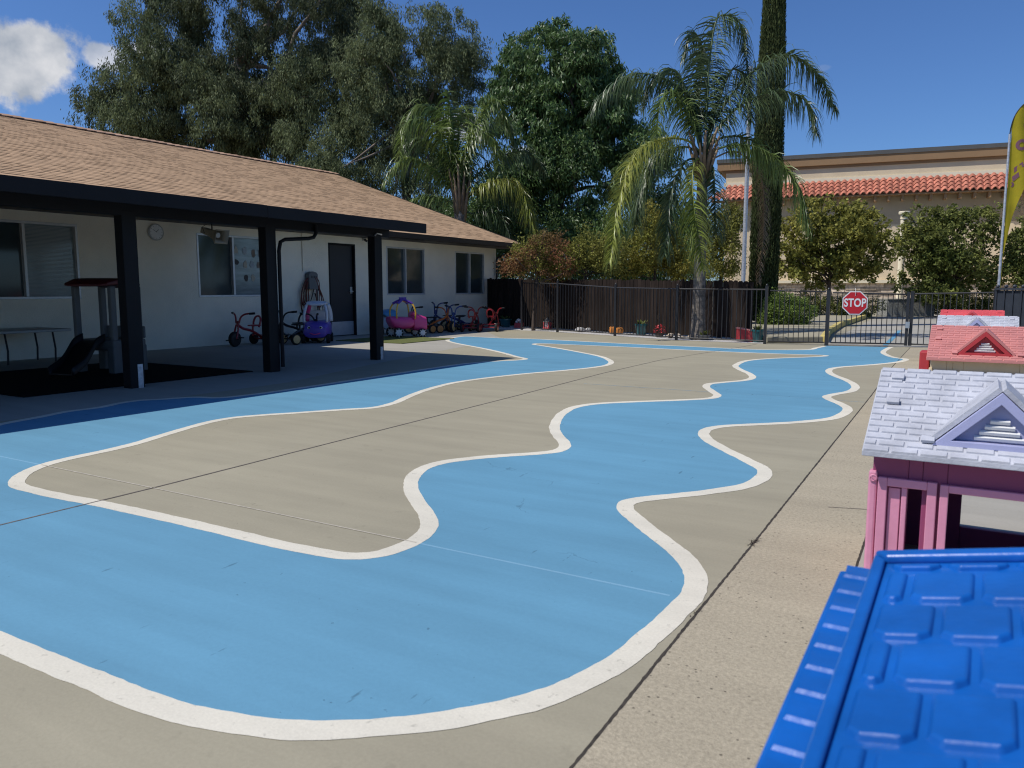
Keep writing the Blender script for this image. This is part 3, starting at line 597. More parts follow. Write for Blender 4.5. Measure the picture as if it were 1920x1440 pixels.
# mats
tag(MB().b2((-11.75,12.3,0.0016),(-9.95,14.1,.014)).build('turf_mat','turf'),'small green artificial turf mat under the pink toy carriage','mat')
tag(MB().b2((-11.1,4.2,0.0016),(-8.3,7.12,.012)).build('rubber_mat','rubber'),'large black rubber mat on the shaded patio floor around the slide','mat')
# folding table
t=thing('folding_table','long low grey folding table against the wall under the left window','table',(-12.25,6.0,0))
MB().b2((-.50,-1.6,.462),(.42,.75,.50)).build('tabletop','table',t,bevel=.01)
for (x_,y_) in((-.3,-.9),(.2,-.9),(-.3,.58),(.2,.58),(-.3,-.1),(.2,-.1)):
    MB().tube([(x_,y_,.462),(x_,y_+.03,.2),(x_,y_+.02,0)],.014).build('leg','hosek',t)
# climber with slide
t=thing('play_climber','grey and maroon plastic climbing frame with black slide behind the first post','play climber',(-9.95,6.17,0),R(12))
OFX=0
for sx_,sy_ in((-.30,-.21),(.30,-.21),(-.30,.21),(.30,.21)):
    MB().b2((sx_-.034,sy_-.040,.42),(sx_+.034,sy_+.040,1.13)).build('post','p_grey',t,bevel=.015)
    MB().prism([(sx_-.06,sy_-.07),(sx_+.06,sy_-.07),(sx_+.06,sy_+.07),(sx_-.06,sy_+.07)],.36,(0,0,0)).build('foot','p_grey',t,bevel=.02)
MB().b2((-.36,-.27,.30),(.36,.27,.44)).build('deck','p_grey',t,bevel=.03)
MB().b2((-.36,.235,.44),(.36,.27,.60)).build('rail','p_grey',t,bevel=.015)
rf=MB(); rf.loft([(-.36,0,1.14,.28,.012,4),(-.32,0,1.155,.36,.03,4),(-.18,0,1.185,.40,.05,4),(.08,0,1.185,.40,.05,4),(.20,0,1.15,.37,.04,4),(.25,0,1.12,.28,.015,4)],24); rf.build('roof','p_maroon',t,smooth='auto')
MB().tube(ringpts((.36,.02,1.24),.07,(1,0,0),16),.028,8,closed=True).build('steering_wheel','p_yel',t,smooth=True)
MB().tube(crom([(.42,.08,1.12),(.43,.09,1.04),(.42,.04,.97)],4),[.03]*9,8).build('telescope','p_yel',t,smooth=True)
sl_=MB(); pr=crom([(0,-.25,.42),(.05,-.42,.37),(.15,-.70,.16),(.20,-.95,.05)],6)
k=len(pr); vs=[]
for p in pr: vs+=[p+Vector((-.2,0,.1)),p+Vector((-.19,0,0)),p+Vector((.19,0,0)),p+Vector((.2,0,.1))]
sl_.add(vs,[(i*4+j,i*4+j+1,i*4+j+5,i*4+j+4) for i in range(k-1) for j in range(3)]); so_=sl_.build('slide','p_black',t,smooth='auto'); ms=so_.modifiers.new('s','SOLIDIFY'); ms.thickness=.02
so_.rotation_euler=(0,0,0)
#@@FENCES
# wood fence
FA=Vector((-4.35,17.0,0)); FB=Vector((-12.75,19.85,0)); dv=(FB-FA); ln=dv.length; dv.normalize(); nv=Vector((dv.y,-dv.x,0)); 
if nv.y>0: nv=-nv
t=thing('wood_fence','dark brown dog-eared wooden board fence behind the black iron fence','fence',FA)
rg=random.Random(21); mb=MB(); s=0; 
while s<ln:
    w=.128; hgt=1.27+.13*s/ln+rg.uniform(-.02,.02); o=dv*s+nv*rg.uniform(.0,.012); z0=rg.uniform(.02,.05)
    mb.prism([(0,z0),(w-.006-rg.uniform(0,.005),z0),(w-.008,hgt-.03),(w-.038,hgt),(.03,hgt),(0,hgt-.03)],.016,o,dv,(0,0,1)); s+=w
mb.build('boards','wood',t)
mb=MB()
for zz in(.3,1.05): mb.prism([(0,zz),(ln,zz),(ln,zz+.08),(0,zz+.08)],.035,-nv*.05,dv,(0,0,1))
mb.build('rails','wood',t)
k=0
while k*2.1<ln: MB().box(dv*(k*2.1)-nv*.1+Vector((0,0,.62)),(.09,.09,1.24)).build('post','wood',t); k+=1
# iron fence panels
ip=[(-10.6,18.15,1.28),(-9.25,17.63,1.25),(-7.37,16.93,1.15),(-5.63,16.2,1.12),(-3.73,16.01,1.11)]
def ironpanel(t,a,b,off,name='picket_panel',bot=.06,sp=.098,r=.0065,post=None):
    a=Vector(a);b=Vector(b); d=Vector((b.x-a.x,b.y-a.y,0)); l_=d.length; d.normalize(); mb=MB(); ang=math.atan2(d.y,d.x); Rz=Matrix.Rotation(ang,3,'Z')
    n_=int(l_/sp)
    for i in range(1,n_):
        q=i/n_; p=a.lerp(b,q); mb.box((p.x,p.y,(p.z-.03+bot)/2),(2*r,2*r,p.z-.03-bot),Rz)
    for z_a,z_b in((a.z-.03,b.z-.03),(bot,bot)):
        pa=Vector((a.x,a.y,z_a)); pb=Vector((b.x,b.y,z_b)); mb.tube([pa,pb],.014,4)
    return mb.build(name,'iron',t,off)
def ipost(t,p,off,w=.025,extra=.05):
    mb=MB(); mb.b2((p[0]-w,p[1]-w,0),(p[0]+w,p[1]+w,p[2]+extra-.02)); mb.lathe((p[0],p[1],p[2]+extra-.02),(0,0,1),[(w*1.2,0),(w*1.2,.01),(w*.7,.015),(w*.9,.03),(w*.5,.05),(.002,.055)],10); return mb.build('post','iron',t,off,smooth='auto')
t=thing('iron_fence','low black iron picket fence between the yard and the wooden fence','fence',(-7.37,16.93,0)); off=(-7.37,16.93,0)
for a,b in zip(ip[:-1],ip[1:]): ironpanel(t,a,b,off)
for p in ip: ipost(t,p,off)
g0=(-3.73,16.01,1.10); g1=(-2.60,16.18,1.075); g2=(-1.20,16.54,1.03); g3=(.15,16.35,1.06)
t=thing('iron_gate','narrow black iron gate panel left of the stop sign, hedge behind it','gate',(-3.0,16.1,0)); off=(-3.0,16.1,0)
ironpanel(t,(g0[0]+.06,g0[1]+.01,1.09),(g1[0]-.05,g1[1],1.07),off,sp=.088); ipost(t,(g1[0],g1[1],1.08),off,.032,.0)
t=thing('iron_gate','black iron gate leaf with the stop sign hung on it','gate',(g1[0],g1[1],0)); off=(g1[0],g1[1],0)
ironpanel(t,(g1[0]+.07,g1[1]+.02,1.05),(g2[0]-.04,g2[1]-.01,1.02),off,sp=.088); mb=MB(); mb.b2((g2[0]-.07,g2[1]-.04,.03),(g2[0]-.02,g2[1]+.01,1.04)); mb.build('gate_stile','iron',t,off)
lk=MB().box((g2[0]-.03,g2[1]-.05,.42),(.07,.04,.12)); lk.build('latch','steel',t,off)
t=thing('iron_gate','right black iron gate leaf running behind the toy houses','gate',(g3[0],g3[1],0)); off=(g3[0],g3[1],0)
ironpanel(t,(g2[0]+.05,g2[1],1.03),(g3[0],g3[1],1.06),off,sp=.098); mb=MB(); mb.b2((g2[0]-.01,g2[1]-.02,.03),(g2[0]+.05,g2[1]+.03,1.05)); mb.build('gate_stile','iron',t,off); ipost(t,(g3[0],g3[1],1.08),off,.035,0)
# stop sign
pc_=P(1603,568,14.86); t=thing('stop_sign','red octagonal stop sign hung on the black iron gate','sign',(pc_.x,pc_.y-.0,pc_.z),R(10)); 
def octo(r): return [(r*math.cos(R(22.5+45*k)),r*math.sin(R(22.5+45*k))) for k in range(8)]
MB().prism(octo(.238),.004,(0,0,0),(1,0,0),(0,0,1)).build('border','wht',t); MB().prism(octo(.218),.003,(0,-.0042,0),(1,0,0),(0,0,1)).build('face','sred',t)
cu=bpy.data.curves.new('lettering','FONT'); cu.body='STOP'; cu.size=.19; cu.align_x='CENTER'; cu.align_y='CENTER'; cu.extrude=.0012; cu.offset=.0052; cu.space_character=1.04
ob=bpy.data.objects.new('tmp',cu); S.collection.objects.link(ob); bpy.context.view_layer.update(); me=bpy.data.meshes.new_from_object(ob.evaluated_get(bpy.context.evaluated_depsgraph_get())); bpy.data.objects.remove(ob)
me.materials.clear(); me.materials.append(M['wht']); lt=bpy.data.objects.new('lettering',me); S.collection.objects.link(lt); lt.parent=t; lt.location=(0,-.0095,-.003); lt.rotation_euler=(R(90),0,0); lt.scale=(.82,1.12,1)
MB().tube([(0,-.009,.13),(.004,-.02,.2),(-.002,.02,.28)],.004,5).build('wire','wht',t)
# solid dark fence on the right
t=thing('solid_gate','dark slate solid metal fence with round finials at the right edge','fence',(.17,16.2,0)); off=(.17,16.2,0)
a=Vector((.17,16.2,0)); b=Vector((2.6,13.2,0)); d=(b-a).normalized(); nn=Vector((-d.y,d.x,0)); l_=(b-a).length
M['slate']=mat('slate_metal',(.030,.036,.047),.5,.15,4)
MB().prism([(0,.05),(l_,.05),(l_,1.07),(0,1.07)],.01,a,d,(0,0,1)).build('panel','slate',t,off)
MB().prism([(0,1.075),(l_,1.075),(l_,1.11),(0,1.11)],.05,a-nn*.02 if False else a,d,(0,0,1)).build('top_rail','slate',t,off)
rb=MB(); s=0; q=0
while s<l_:
    p=a+d*s; rb.box((p.x-nn.x*-.02,p.y-nn.y*-.02,.56),(.022,.022,1.06)); rb.box((p.x+nn.x*-.03,p.y+nn.y*-.03,.56),(.022,.022,1.06))
    rb.lathe((p.x,p.y,1.11),(0,0,1),[(.016,0),(.03,.01),(.034,.03),(.022,.05),(.003,.058)],10); s+=.19
rb.build('ribs','slate',t,off)
# feather flag
fp=G(1872,640); fp=P(1872,541,15.9); fx,fy=fp.x,fp.y
t=thing('feather_flag','yellow feather flag with purple print on a silver pole above the right fence','flag',(fx,fy,0))
def zf(py): return H+(541-py)/F*16.0
MB().cyl((0,0,0),(0,0,zf(262)),.028,.022,10).build('pole','galv',t,smooth='auto')
tp=[(0,zf(262)),(.012,zf(250)),(.06,zf(232)),(.14,zf(218)),(.235,zf(208))]
dirf=Vector((math.cos(R(20)),math.sin(R(20)),0))
cp=crom([dirf*x+Vector((0,0,z)) for x,z in tp],5); MB().tube(cp,.012,6).build('pole_tip','p_black',t,smooth=True)
edge=[(x,z) for x,z in tp]; right=[(.30,zf(222)),(.42,zf(262)),(.50,zf(305)),(.37,zf(345)),(.25,zf(380)),(.15,zf(415)),(.08,zf(450)),(.025,zf(490)),(.015,zf(545))]
n_=30; fm=MB(); vs=[]
zt=zf(210); zb=zf(545)
def interp(tab,z):
    tab=sorted([(b_,a_) for a_,b_ in tab]); 
    if z<=tab[0][0]: return tab[0][1]
    for (z0,x0),(z1,x1) in zip(tab[:-1],tab[1:]):
        if z<=z1: return x0+(x1-x0)*(z-z0)/(z1-z0+1e-9)
    return tab[-1][1]
lt_=[(.03,zf(560)),(.03,zf(262))]+tp[1:]
for i in range(n_+1):
    z=zb+(zt-zb)*i/n_; x0=interp(lt_,z); x1=max(x0+.01,interp(right,z))
    for j in range(9):
        x=x0+(x1-x0)*j/8; wv=.03*math.sin(x*14+z*2.1)*min(1,x*6); p=dirf*x+Vector((-dirf.y,dirf.x,0))*wv; vs.append((p.x,p.y,z))
fm.add(vs,[(i*9+j,i*9+j+1,i*9+j+10,i*9+j+9) for i in range(n_) for j in range(8)]); fl=fm.build('cloth','flag',t,smooth=True)
def onf(x,z,w_=.0):
    wv=.03*math.sin(x*14+z*2.1)*min(1,x*6)-.006-w_; p=dirf*x+Vector((-dirf.y,dirf.x,0))*wv; return Vector((p.x,p.y,z))
def blob(pts):
    pm=MB(); c=[onf(x,z) for x,z in pts]; pm.add(c,[tuple(range(len(c)))]); pm.build('print','flagp',fl,smooth=True)
def ringf(cx,cz,r0,r1,a0,a1,n=16):
    pm=MB()
    for k in range(n):
        A=a0+(a1-a0)*k/n; B=a0+(a1-a0)*(k+1)/n
        pm.add([onf(cx+r0*math.cos(A),cz+r0*math.sin(A)),onf(cx+r1*math.cos(A),cz+r1*math.sin(A)),onf(cx+r1*math.cos(B),cz+r1*math.sin(B)),onf(cx+r0*math.cos(B),cz+r0*math.sin(B))],[(0,1,2,3)])
    pm.build('print','flagp',fl,smooth=True)
ringf(.22,zf(282),.05,.11,0,2*math.pi); ringf(.33,zf(248),.04,.10,-.5,3.6); blob([(.12,zf(322)),(.26,zf(312)),(.28,zf(320)),(.13,zf(331))]); blob([(.10,zf(338)),(.20,zf(330)),(.22,zf(338)),(.12,zf(347))]); ringf(.1,zf(352),.015,.05,-1.6,1.6)
# pots and ornaments between the fences
def pot(x,y,r,h,label,rim=True,plants=True,m='teal'):
    t=thing('flower_pot',label,'pot',(x,y,0)); MB().lathe((0,0,0),(0,0,1),[(r*.68,0),(r*.75,.02),(r,h*.85),(r*1.12,h*.87),(r*1.12,h),(r*.95,h),(r*.9,h*.9)],20).build('bowl',m,t,smooth='auto')
    if plants:
        rg=random.Random(int(x*10)); q=MB()
        for k in range(26):
            a=rg.uniform(0,6.28); l_=rg.uniform(.06,.14); p=Vector((math.cos(a)*r*.6*rg.random(),math.sin(a)*r*.6*rg.random(),h*.9)); e=p+Vector((math.cos(a)*l_*.8,math.sin(a)*l_*.8,l_)); sd=Vector((-math.sin(a),math.cos(a),0))*.02
            q.add([p,p.lerp(e,.5)+sd,e,p.lerp(e,.5)-sd],[(0,1,2,3)])
        q.build('plant','l_grn',t,recalc=False)
pot(-11.75,19.2,.16,.24,'teal pot with small plant nearest the building corner')
pot(-6.95,17.5,.14,.27,'teal pot standing before the wooden fence beside the orange ornament')
def orn(name,label,cat,x,y,parts):
    t=thing(name,label,cat,(x,y,0))
    for nm,m,f in parts: q=MB(); f(q); q.build(nm,m,t,smooth='auto')
orn('flower_basket','small red basket with white flowers at the fence foot','basket',-11.25,19.1,[('basket','p_rose',lambda q:q.b2((-.11,-.07,0),(.11,.07,.14))),('flowers','wht',lambda q:[q.lathe((a,b,c),(0,0,1),[(.001,-.05),(.04,-.03),(.05,0),(.035,.03),(.001,.045)],8) for a,b,c in((-.06,0,.17),(.04,.03,.2),(.08,-.02,.16),(0,-.03,.22))])])
orn('garden_lantern','small red and white lantern ornament before the wooden fence','ornament',-10.2,18.85,[('base','p_rose',lambda q:q.b2((-.09,-.09,0),(.09,.09,.05))),('cage','p_rose',lambda q:[q.b2((a-.012,b-.012,.05),(a+.012,b+.012,.2)) for a in(-.07,.07) for b in(-.07,.07)]),('light','wht',lambda q:q.b2((-.05,-.05,.05),(.05,.05,.19))),('roof','p_grey',lambda q:q.lathe((0,0,.2),(0,0,1),[(.12,0),(.11,.02),(.02,.1),(.02,.13)],4))])
rg=random.Random(9)
def rocks(label,x,y,m,n,sp,r):
    t=thing('rock_pile',label,'rocks',(x,y,0))
    for k in range(n):
        q=MB(); rr=r*rg.uniform(.7,1.2); q.lathe((rg.uniform(-sp,sp),rg.uniform(-.05,.05),rr*.35+rg.uniform(0,.06)),(rg.uniform(-.2,.2),rg.uniform(-.2,.2),1),[(rr*.5,-rr*.35),(rr,-rr*.1),(rr*.9,rr*.3),(rr*.4,rr*.55)],7); q.build('rock',m,t)
rocks('pile of pale white stones at the foot of the fence',-8.7,18.0,'gravel',7,.16,.08)
rocks('scatter of tan stones near the palm trunk',-5.75,16.75,'stone',8,.28,.06)
def pump(q,x,r=.095):
    for k in range(8):
        a=k*math.pi/4; c=Vector((x+math.cos(a)*r*.45,math.sin(a)*r*.45,r*.9)); q.lathe(c,(0,0,1),[(.001,-r*.85),(r*.4,-r*.6),(r*.6,0),(r*.4,r*.6),(.001,r*.8)],8)
orn('pumpkin_ornament','pair of orange pumpkin ornaments at the foot of the fence','ornament',-7.62,17.55,[('pumpkin','orange',lambda q:pump(q,-.08,.11)),('pumpkin','orange',lambda q:pump(q,.1,.1)),('stem','barkd',lambda q:(q.cyl((-.08,0,.17),(-.07,0,.23),.012),q.cyl((.1,0,.16),(.11,0,.21),.012)))])
orn('red_bush_pot','dark red round potted flower on the strip beside the teal pot','pot',-6.3,17.0,[('bowl','barkd',lambda q:q.lathe((0,0,0),(0,0,1),[(.07,0),(.1,.1),(.11,.1)],12))])
rb_=bpy.data.objects['red_bush_pot']; q=MB(); 
for k in range(160):
    a=rg.uniform(0,6.28); el=rg.uniform(-.3,1.5); rr=rg.uniform(.1,.155); p=Vector((math.cos(a)*math.cos(el)*rr,math.sin(a)*math.cos(el)*rr,.14+math.sin(el)*rr)); u1=Vector((rg.uniform(-1,1),rg.uniform(-1,1),rg.uniform(-1,1))).normalized()*.022; u2=p.cross(u1).normalized()*.02; q.add([p-u1,p+u2,p+u1,p-u2],[(0,1,2,3)])
q.build('flowers','p_red',rb_,recalc=False)
pot(-5.18,16.6,.16,.11,'shallow patterned bowl beside the palm trunk',plants=True,m='p_grey')
orn('red_box','faded red plastic crate leaning by the fence end','crate',-4.25,16.5,[('crate','p_red',lambda q:(q.box((0,0,.14),(.36,.14,.22),Matrix.Rotation(R(8),3,'Y')),)),('lid','p_coral',lambda q:q.box((0,0,.262),(.38,.16,.02),Matrix.Rotation(R(8),3,'Y')))])
pot(-3.98,16.45,.12,.26,'dark green pot beside the red crate',plants=True,m='teal')
#@@HOUSES
def bricks(mb,x0,x1,o,ey,n_,L_,bw,gap,hgt,seed,skip=None):
    """raised staggered shingles on a slope: o origin (left bottom), ey slope dir, n_ normal"""
    rows=int(round(L_/bw[1])); rg=random.Random(seed)
    for r_ in range(rows):
        s0=r_*bw[1]; s1=s0+bw[1]-gap; x=x0-(bw[0]/2 if r_%2 else 0)
        while x<x1:
            a=max(x,x0)+gap/2; b=min(x+bw[0],x1)-gap/2; x+=bw[0]
            if b-a<.012: continue
            cx=(a+b)/2
            if skip and skip(cx,(s0+s1)/2): continue
            q=[]
            for (xx,ss,hh) in((a,s0,hgt),(b,s0,hgt),(b,s1,hgt*.7),(a,s1,hgt*.7)): q.append(Vector((xx,0,0))+o+ey*ss+n_*hh)
            base=[Vector((xx,0,0))+o+ey*ss-n_*.001 for xx,ss in((a,s0),(b,s0),(b,s1),(a,s1))]
            i=.003
            qi=[q[0]+Vector((i,0,0))+ey*i,q[1]+Vector((-i,0,0))+ey*i,q[2]+Vector((-i,0,0))-ey*i,q[3]+Vector((i,0,0))-ey*i]
            mb.add(base+qi,[(0,1,5,4),(1,2,6,5),(2,3,7,6),(3,0,4,7),(4,5,6,7)])
def playhouse(cx,yf,wallm,roofm,trimm,frontm,label,simple=False,inner='p_pinkd',back=True):
    """front wall towards -y at y=yf; roof .8 wide"""
    t=thing('playhouse',label,'playhouse',(cx,yf,0),0,None)
    HW=.372; D=.70; ez=.575; 
    # walls: front with openings
    w=MB(); th=.03
    openf=[(-.258,-.214,.04,.412),(-.139,.24,.14,.412)] 
    x=-HW
    for a,b,z0,z1 in openf:
        w.b2((x,0,0),(a,th,ez)); 
        if z0>.01: w.b2((a,0,0),(b,th,z0))
        w.b2((a,0,z1),(b,th,ez)); x=b
    w.b2((x,0,0),(HW,th,ez))
    # back wall with large opening
    w.b2((-HW,D,0),(-.10,D+th,ez)); w.b2((.28,D,0),(HW,D+th,ez)); w.b2((-.10,D,0),(.28,D+th,.108)); w.b2((-.10,D,.285),(.28,D+th,ez))
    for s in(-1,1):
        xx=sorted((s*HW,s*(HW-th))); ys=[(th,.2,0,ez),(.2,.5,0,.22),(.2,.5,.47,ez),(.5,D,0,ez)] if s>0 else [(th,D,0,ez)]
        for a,b,z0,z1 in ys: w.b2((xx[0],a,z0),(xx[1],b,z1))
        w.prism([(0,ez),(D+th,ez),(D/2+.01,ez+.17)],th*s,(s*(HW-th) if s>0 else s*(HW-th),0,0),(0,1,0),(0,0,1))
    w.build('wall',wallm,t,bevel=.004)
    # proud front frames
    def frame(a,b,z0,z1,w_=.035,name='window_frame',m=frontm,depth=.02,y=0):
        f=MB(); f.b2((a-w_,y-depth,z0),(a,y-.0005,z1+w_)); f.b2((b,y-depth,z0),(b+w_,y-.0005,z1+w_)); f.b2((a,y-depth,z1),(b,y-.0005,z1+w_)); 
        if z0>.1: f.b2((a-w_,y-depth,z0-w_),(b+w_,y-.0005,z0)); 
        return f.build(name,m,t,bevel=.003)
    frame(-.322,-.198,.0,.412,.03,'door_frame'); frame(-.133,.24,.16,.412,.026)
    MB().b2((-.276,-.012,.0),(-.259,-.0006,.411)).build('mullion',frontm,t,bevel=.003); MB().b2((-.318,-.005,.0),(-.280,-.0006,.405)).build('shutter',frontm,t,bevel=.003)
    MB().b2((-HW-.012,-.012,0),(-HW+.017,.035,.46)).build('corner_post',frontm,t,bevel=.008); MB().b2((HW-.038,-.012,0),(HW+.012,.035,.46)).build('corner_post',frontm,t,bevel=.008)
    bt=MB().lathe((-HW+.004,-.0125,.435),(0,-1,0),[(.014,0),(.014,.004),(.010,.006),(.009,.004)],14); bt.box((-HW+.004,-.018,.435),(.018,.004,.003),Matrix.Rotation(R(45),3,'Y')); bt.build('bolt',frontm,t,smooth='auto')
    # roof
    yl=-.085; zl=.548; yr=.40-.0; zr=.785; 
    ey=Vector((0,yr-yl,zr-zl)); L_=ey.length; ey.normalize(); nn=Vector((0,-ey.z,ey.y)); X0,X1=-.402,.402
    rf=MB(); rf.add([Vector((x,0,0))+v for v in (Vector((0,yl,zl-.004)),Vector((0,yl,zl-.024)),Vector((0,yr,zr-.03)),Vector((0,2*yr-yl,zl-.024)),Vector((0,2*yr-yl,zl-.004)),Vector((0,yr+.012,zr)),Vector((0,yr-.012,zr))) for x in(X0,X1)],
        [(0,1,3,2),(2,3,5,4),(4,5,7,6),(6,7,9,8),(8,9,11,10),(10,11,13,12),(12,13,1,0),(0,2,4,6,8,10,12),(1,3,5,7,9,11,13)])
    rf=rf.build('roof',roofm,t,bevel=.003)
    dx0,dh=.196,.19
    sh=MB(); e2_=Vector((0,(yr-.012)-yl,zr-(zl-.004))).normalized(); n2_=Vector((0,-e2_.z,e2_.y)); bricks(sh,X0,X1,Vector((0,yl,zl-.004)),e2_,n2_,L_-.01,(.088,.0365),.007,.0055,3)
    sh.build('shingles',roofm,rf)
    # studs
    for (a,s_) in((-.335,L_-.075),(-.335,L_*.55),(-.205,.075),(.335,L_-.075),(.335,L_*.55),(.24,.07)): 
        p=Vector((a,yl,zl))+ey*s_+nn*.012; MB().box(p,(.042,.03,.012),Matrix.Rotation(math.atan2(ey.z,ey.y),3,'X')).build('stud',roofm,rf,bevel=.002)
    # dormer
    yd=yl+.065; zd=zl+.03; depth=.30
    d=MB(); 
    def gable(hw,hh,y,z): return [(-hw,z),(hw,z),(0,z+hh)]
    # two sloped slabs forming the dormer roof
    for s in(-1,1):
        A=Vector((s*dx0,yd,zd)); B=Vector((0,yd,zd+dh)); n2=Vector((s*dh,0,dx0)).normalized()*.016
        vs=[A,B,B+n2,A+n2]; bk=[v+Vector((0,depth,0)) for v in vs]; d.add(vs+bk,[(0,1,2,3),(4,5,6,7),(0,1,5,4),(1,2,6,5),(2,3,7,6),(3,0,4,7)])
    d=d.build('dormer',roofm if simple=='x' else roofm,rf)
    tr=MB()
    def tri(hw,hh,z,y0,y1,m,nm,par=rf):
        q=MB(); q.prism([(-hw,z),(hw,z),(0,z+hh)],y0-y1,(0,y0,0),(1,0,0),(0,0,1)); return q
    # triangular frame
    o_=[(-.194,zd-.004),(.194,zd-.004),(0,zd+.187)]; i_=[(-.135,zd+.016),(.135,zd+.016),(0,zd+.147)]
    fr=MB(); yo=yd-.012; yi=yd+.03
    vs=[(x,yo,z) for x,z in o_]+[(x,yo,z) for x,z in i_]+[(x,yi,z) for x,z in o_]+[(x,yi,z) for x,z in i_]; f_=[]
    for k in range(3):
        m_=(k+1)%3; f_+=[(k,m_,m_+3,k+3),(k+6,m_+6,m_+9,k+9),(k,m_,m_+6,k+6),(k+3,m_+3,m_+9,k+9)]
    fr.add(vs,f_); fr.build('dormer_frame',trimm,rf,bevel=.002)
    g=MB(); g.prism([(-.13,zd+.017),(.13,zd+.017),(0,zd+.145)],-.006,(0,yd+.022,0),(1,0,0),(0,0,1)); g.build('dormer_panel',trimm,rf)
    lv=MB()
    for k in range(4):
        z=zd+.03+k*.019; hw=(.13-(z-zd)*1.05)*.72; lv.box((0,yd+.014,z),(2*hw,.012,.011),Matrix.Rotation(R(25),3,'X'))
    lv.build('louvres','wht',rf)
    # side planter / shutter
    return t
YF=3.0
playhouse(.066,YF,'p_pinkd','p_white','p_lav','p_pink','pink toy playhouse with weathered white shingle roof behind the blue roof')
h3=playhouse(.019,7.22,'p_tan','p_coral','p_red','p_tan','tan toy playhouse with faded coral red shingle roof, third from the camera')
MB().b2((-.46,.05,.42),(-.385,.25,.585)).build('side_shutter','p_red',h3,bevel=.01)
playhouse(-.067,10.1,'p_pinkd','p_white','p_lav','p_pink','toy playhouse with pale white shingle roof between the two red roofs')
playhouse(-.158,12.9,'p_tan','p_rose','p_red','p_tan','farthest toy playhouse with bright rose red shingle roof')
# blue roof in the foreground
t=thing('playhouse','toy playhouse with glossy blue roof filling the near right corner','playhouse',(.25,1.0,0))
OB=(.25,1.0,0)
MB().b2((-.10,.55,0),(.62,1.24,.60)).build('wall','p_blue',t,OB,bevel=.02)
def rtop(x,y): return .655+(y-.65)/.63*.045+.2*(min(x,.27)+.122)-.2*max(0,x-.27) if x>-.122 else .655+(y-.65)/.63*.045
y0,y1,xl,xr=.38,1.285,-.122,.66
rf=MB(); vs=[(x,y,rtop(x,y)+z) for z in(-.012,-.07) for y in(y0,y1) for x in(xl,.27,xr)]
rf.add(vs,[(0,1,4,3),(1,2,5,4),(6,7,10,9),(7,8,11,10),(0,1,7,6),(1,2,8,7),(3,4,10,9),(4,5,11,10),(0,3,9,6),(2,5,11,8)])
rf=rf.build('roof','p_blue',t,OB,bevel=.01,seg=3)
rm=MB(); 
def slab(mb,pts,z0,z1): mb.add([(x,y,rtop(x,y)+z0) for x,y in pts]+[(x,y,rtop(x,y)+z1) for x,y in pts],[tuple(range(len(pts))),tuple(range(len(pts),2*len(pts)))]+[(i,(i+1)%len(pts),(i+1)%len(pts)+len(pts),i+len(pts)) for i in range(len(pts))])
slab(rm,[(xl,y0),(xl+.018,y0),(xl+.018,y1-.026),(xl,y1)],-.013,-.003); slab(rm,[(xl,y1),(xl+.018,y1-.026),(.27,y1-.026),(.27,y1)],-.013,.002); slab(rm,[(.27,y1),(.27,y1-.026),(xr,y1-.03),(xr,y1)],-.013,.002)
rm.build('rim','p_blue',rf,OB,bevel=.005,seg=3)
# staggered clipped shingles
sg=MB(); sg2=MB(); row=.110; wd=.0812; k=0; yb0=1.229
while yb0>y0:
    x=xl+.030-(.030 if k%2==0 else .0); ya=yb0; yb=min(yb0+.098,y1-.034); off_=[.012,.052][k%2]
    x=xl+.0-off_+.03
    while x<xr-.03:
        a=max(x,xl+.027); b=min(x+.0745,xr-.02); x+=wd
        if a<.27<b: continue
        if b-a>.016:
            c=min(.0125,(b-a)*.3); top=[(a,yb),(b,yb),(b,ya+c),(b-c,ya),(a+c,ya),(a,ya+c)]; g=[]
            for (xx,yy) in top: g.append((xx,yy,rtop(xx,yy)-.0128))
            cx=(a+b)/2; cy=(ya+yb)/2
            for (xx,yy) in top:
                X=cx+(xx-cx)*(1-.008/(b-a)); Y=cy+(yy-cy)*.93; g.append((X,Y,rtop(X,Y)-.0128+.0088*(1-.4*((Y-ya)/(yb-ya)))))
            (sg if a<.27 else sg2).add(g,[tuple(range(6,12))]+[(i,(i+1)%6,(i+1)%6+6,i+6) for i in range(6)])
    yb0-=row; k+=1
sg.build('shingles','p_blue',rf,OB,bevel=.003,seg=3); sg2.build('shingles','p_blue',rf,OB,bevel=.003,seg=3)
el=MB(); zE=-.045
el.add([(x,y,rtop(-.2,y)+z) for z in(-.03-.0,-.09) for x,y in((-.168,y0),(-.118,y0),(-.118,y1-.02),(-.168,y1-.02))],[(0,1,2,3),(4,5,6,7),(0,1,5,4),(1,2,6,5),(2,3,7,6),(3,0,4,7)])
el=el.build('eave_strip','p_blue',rf,OB,bevel=.006,seg=2)
rr=MB(); y=1.236
while y>y0:
    rr.add([(-.160,y,rtop(-.2,y)-.031),(-.122,y,rtop(-.2,y)-.031),(-.122,y+.005,rtop(-.2,y)-.026),(-.157,y+.005,rtop(-.2,y)-.026),(-.122,y+.050,rtop(-.2,y+.050)-.0305),(-.160,y+.050,rtop(-.2,y+.050)-.0305)],[(0,1,2,3),(3,2,4,5)]); y-=.0575
rr.build('ribs','p_blue',el,OB,recalc=True)
rg=random.Random(17)
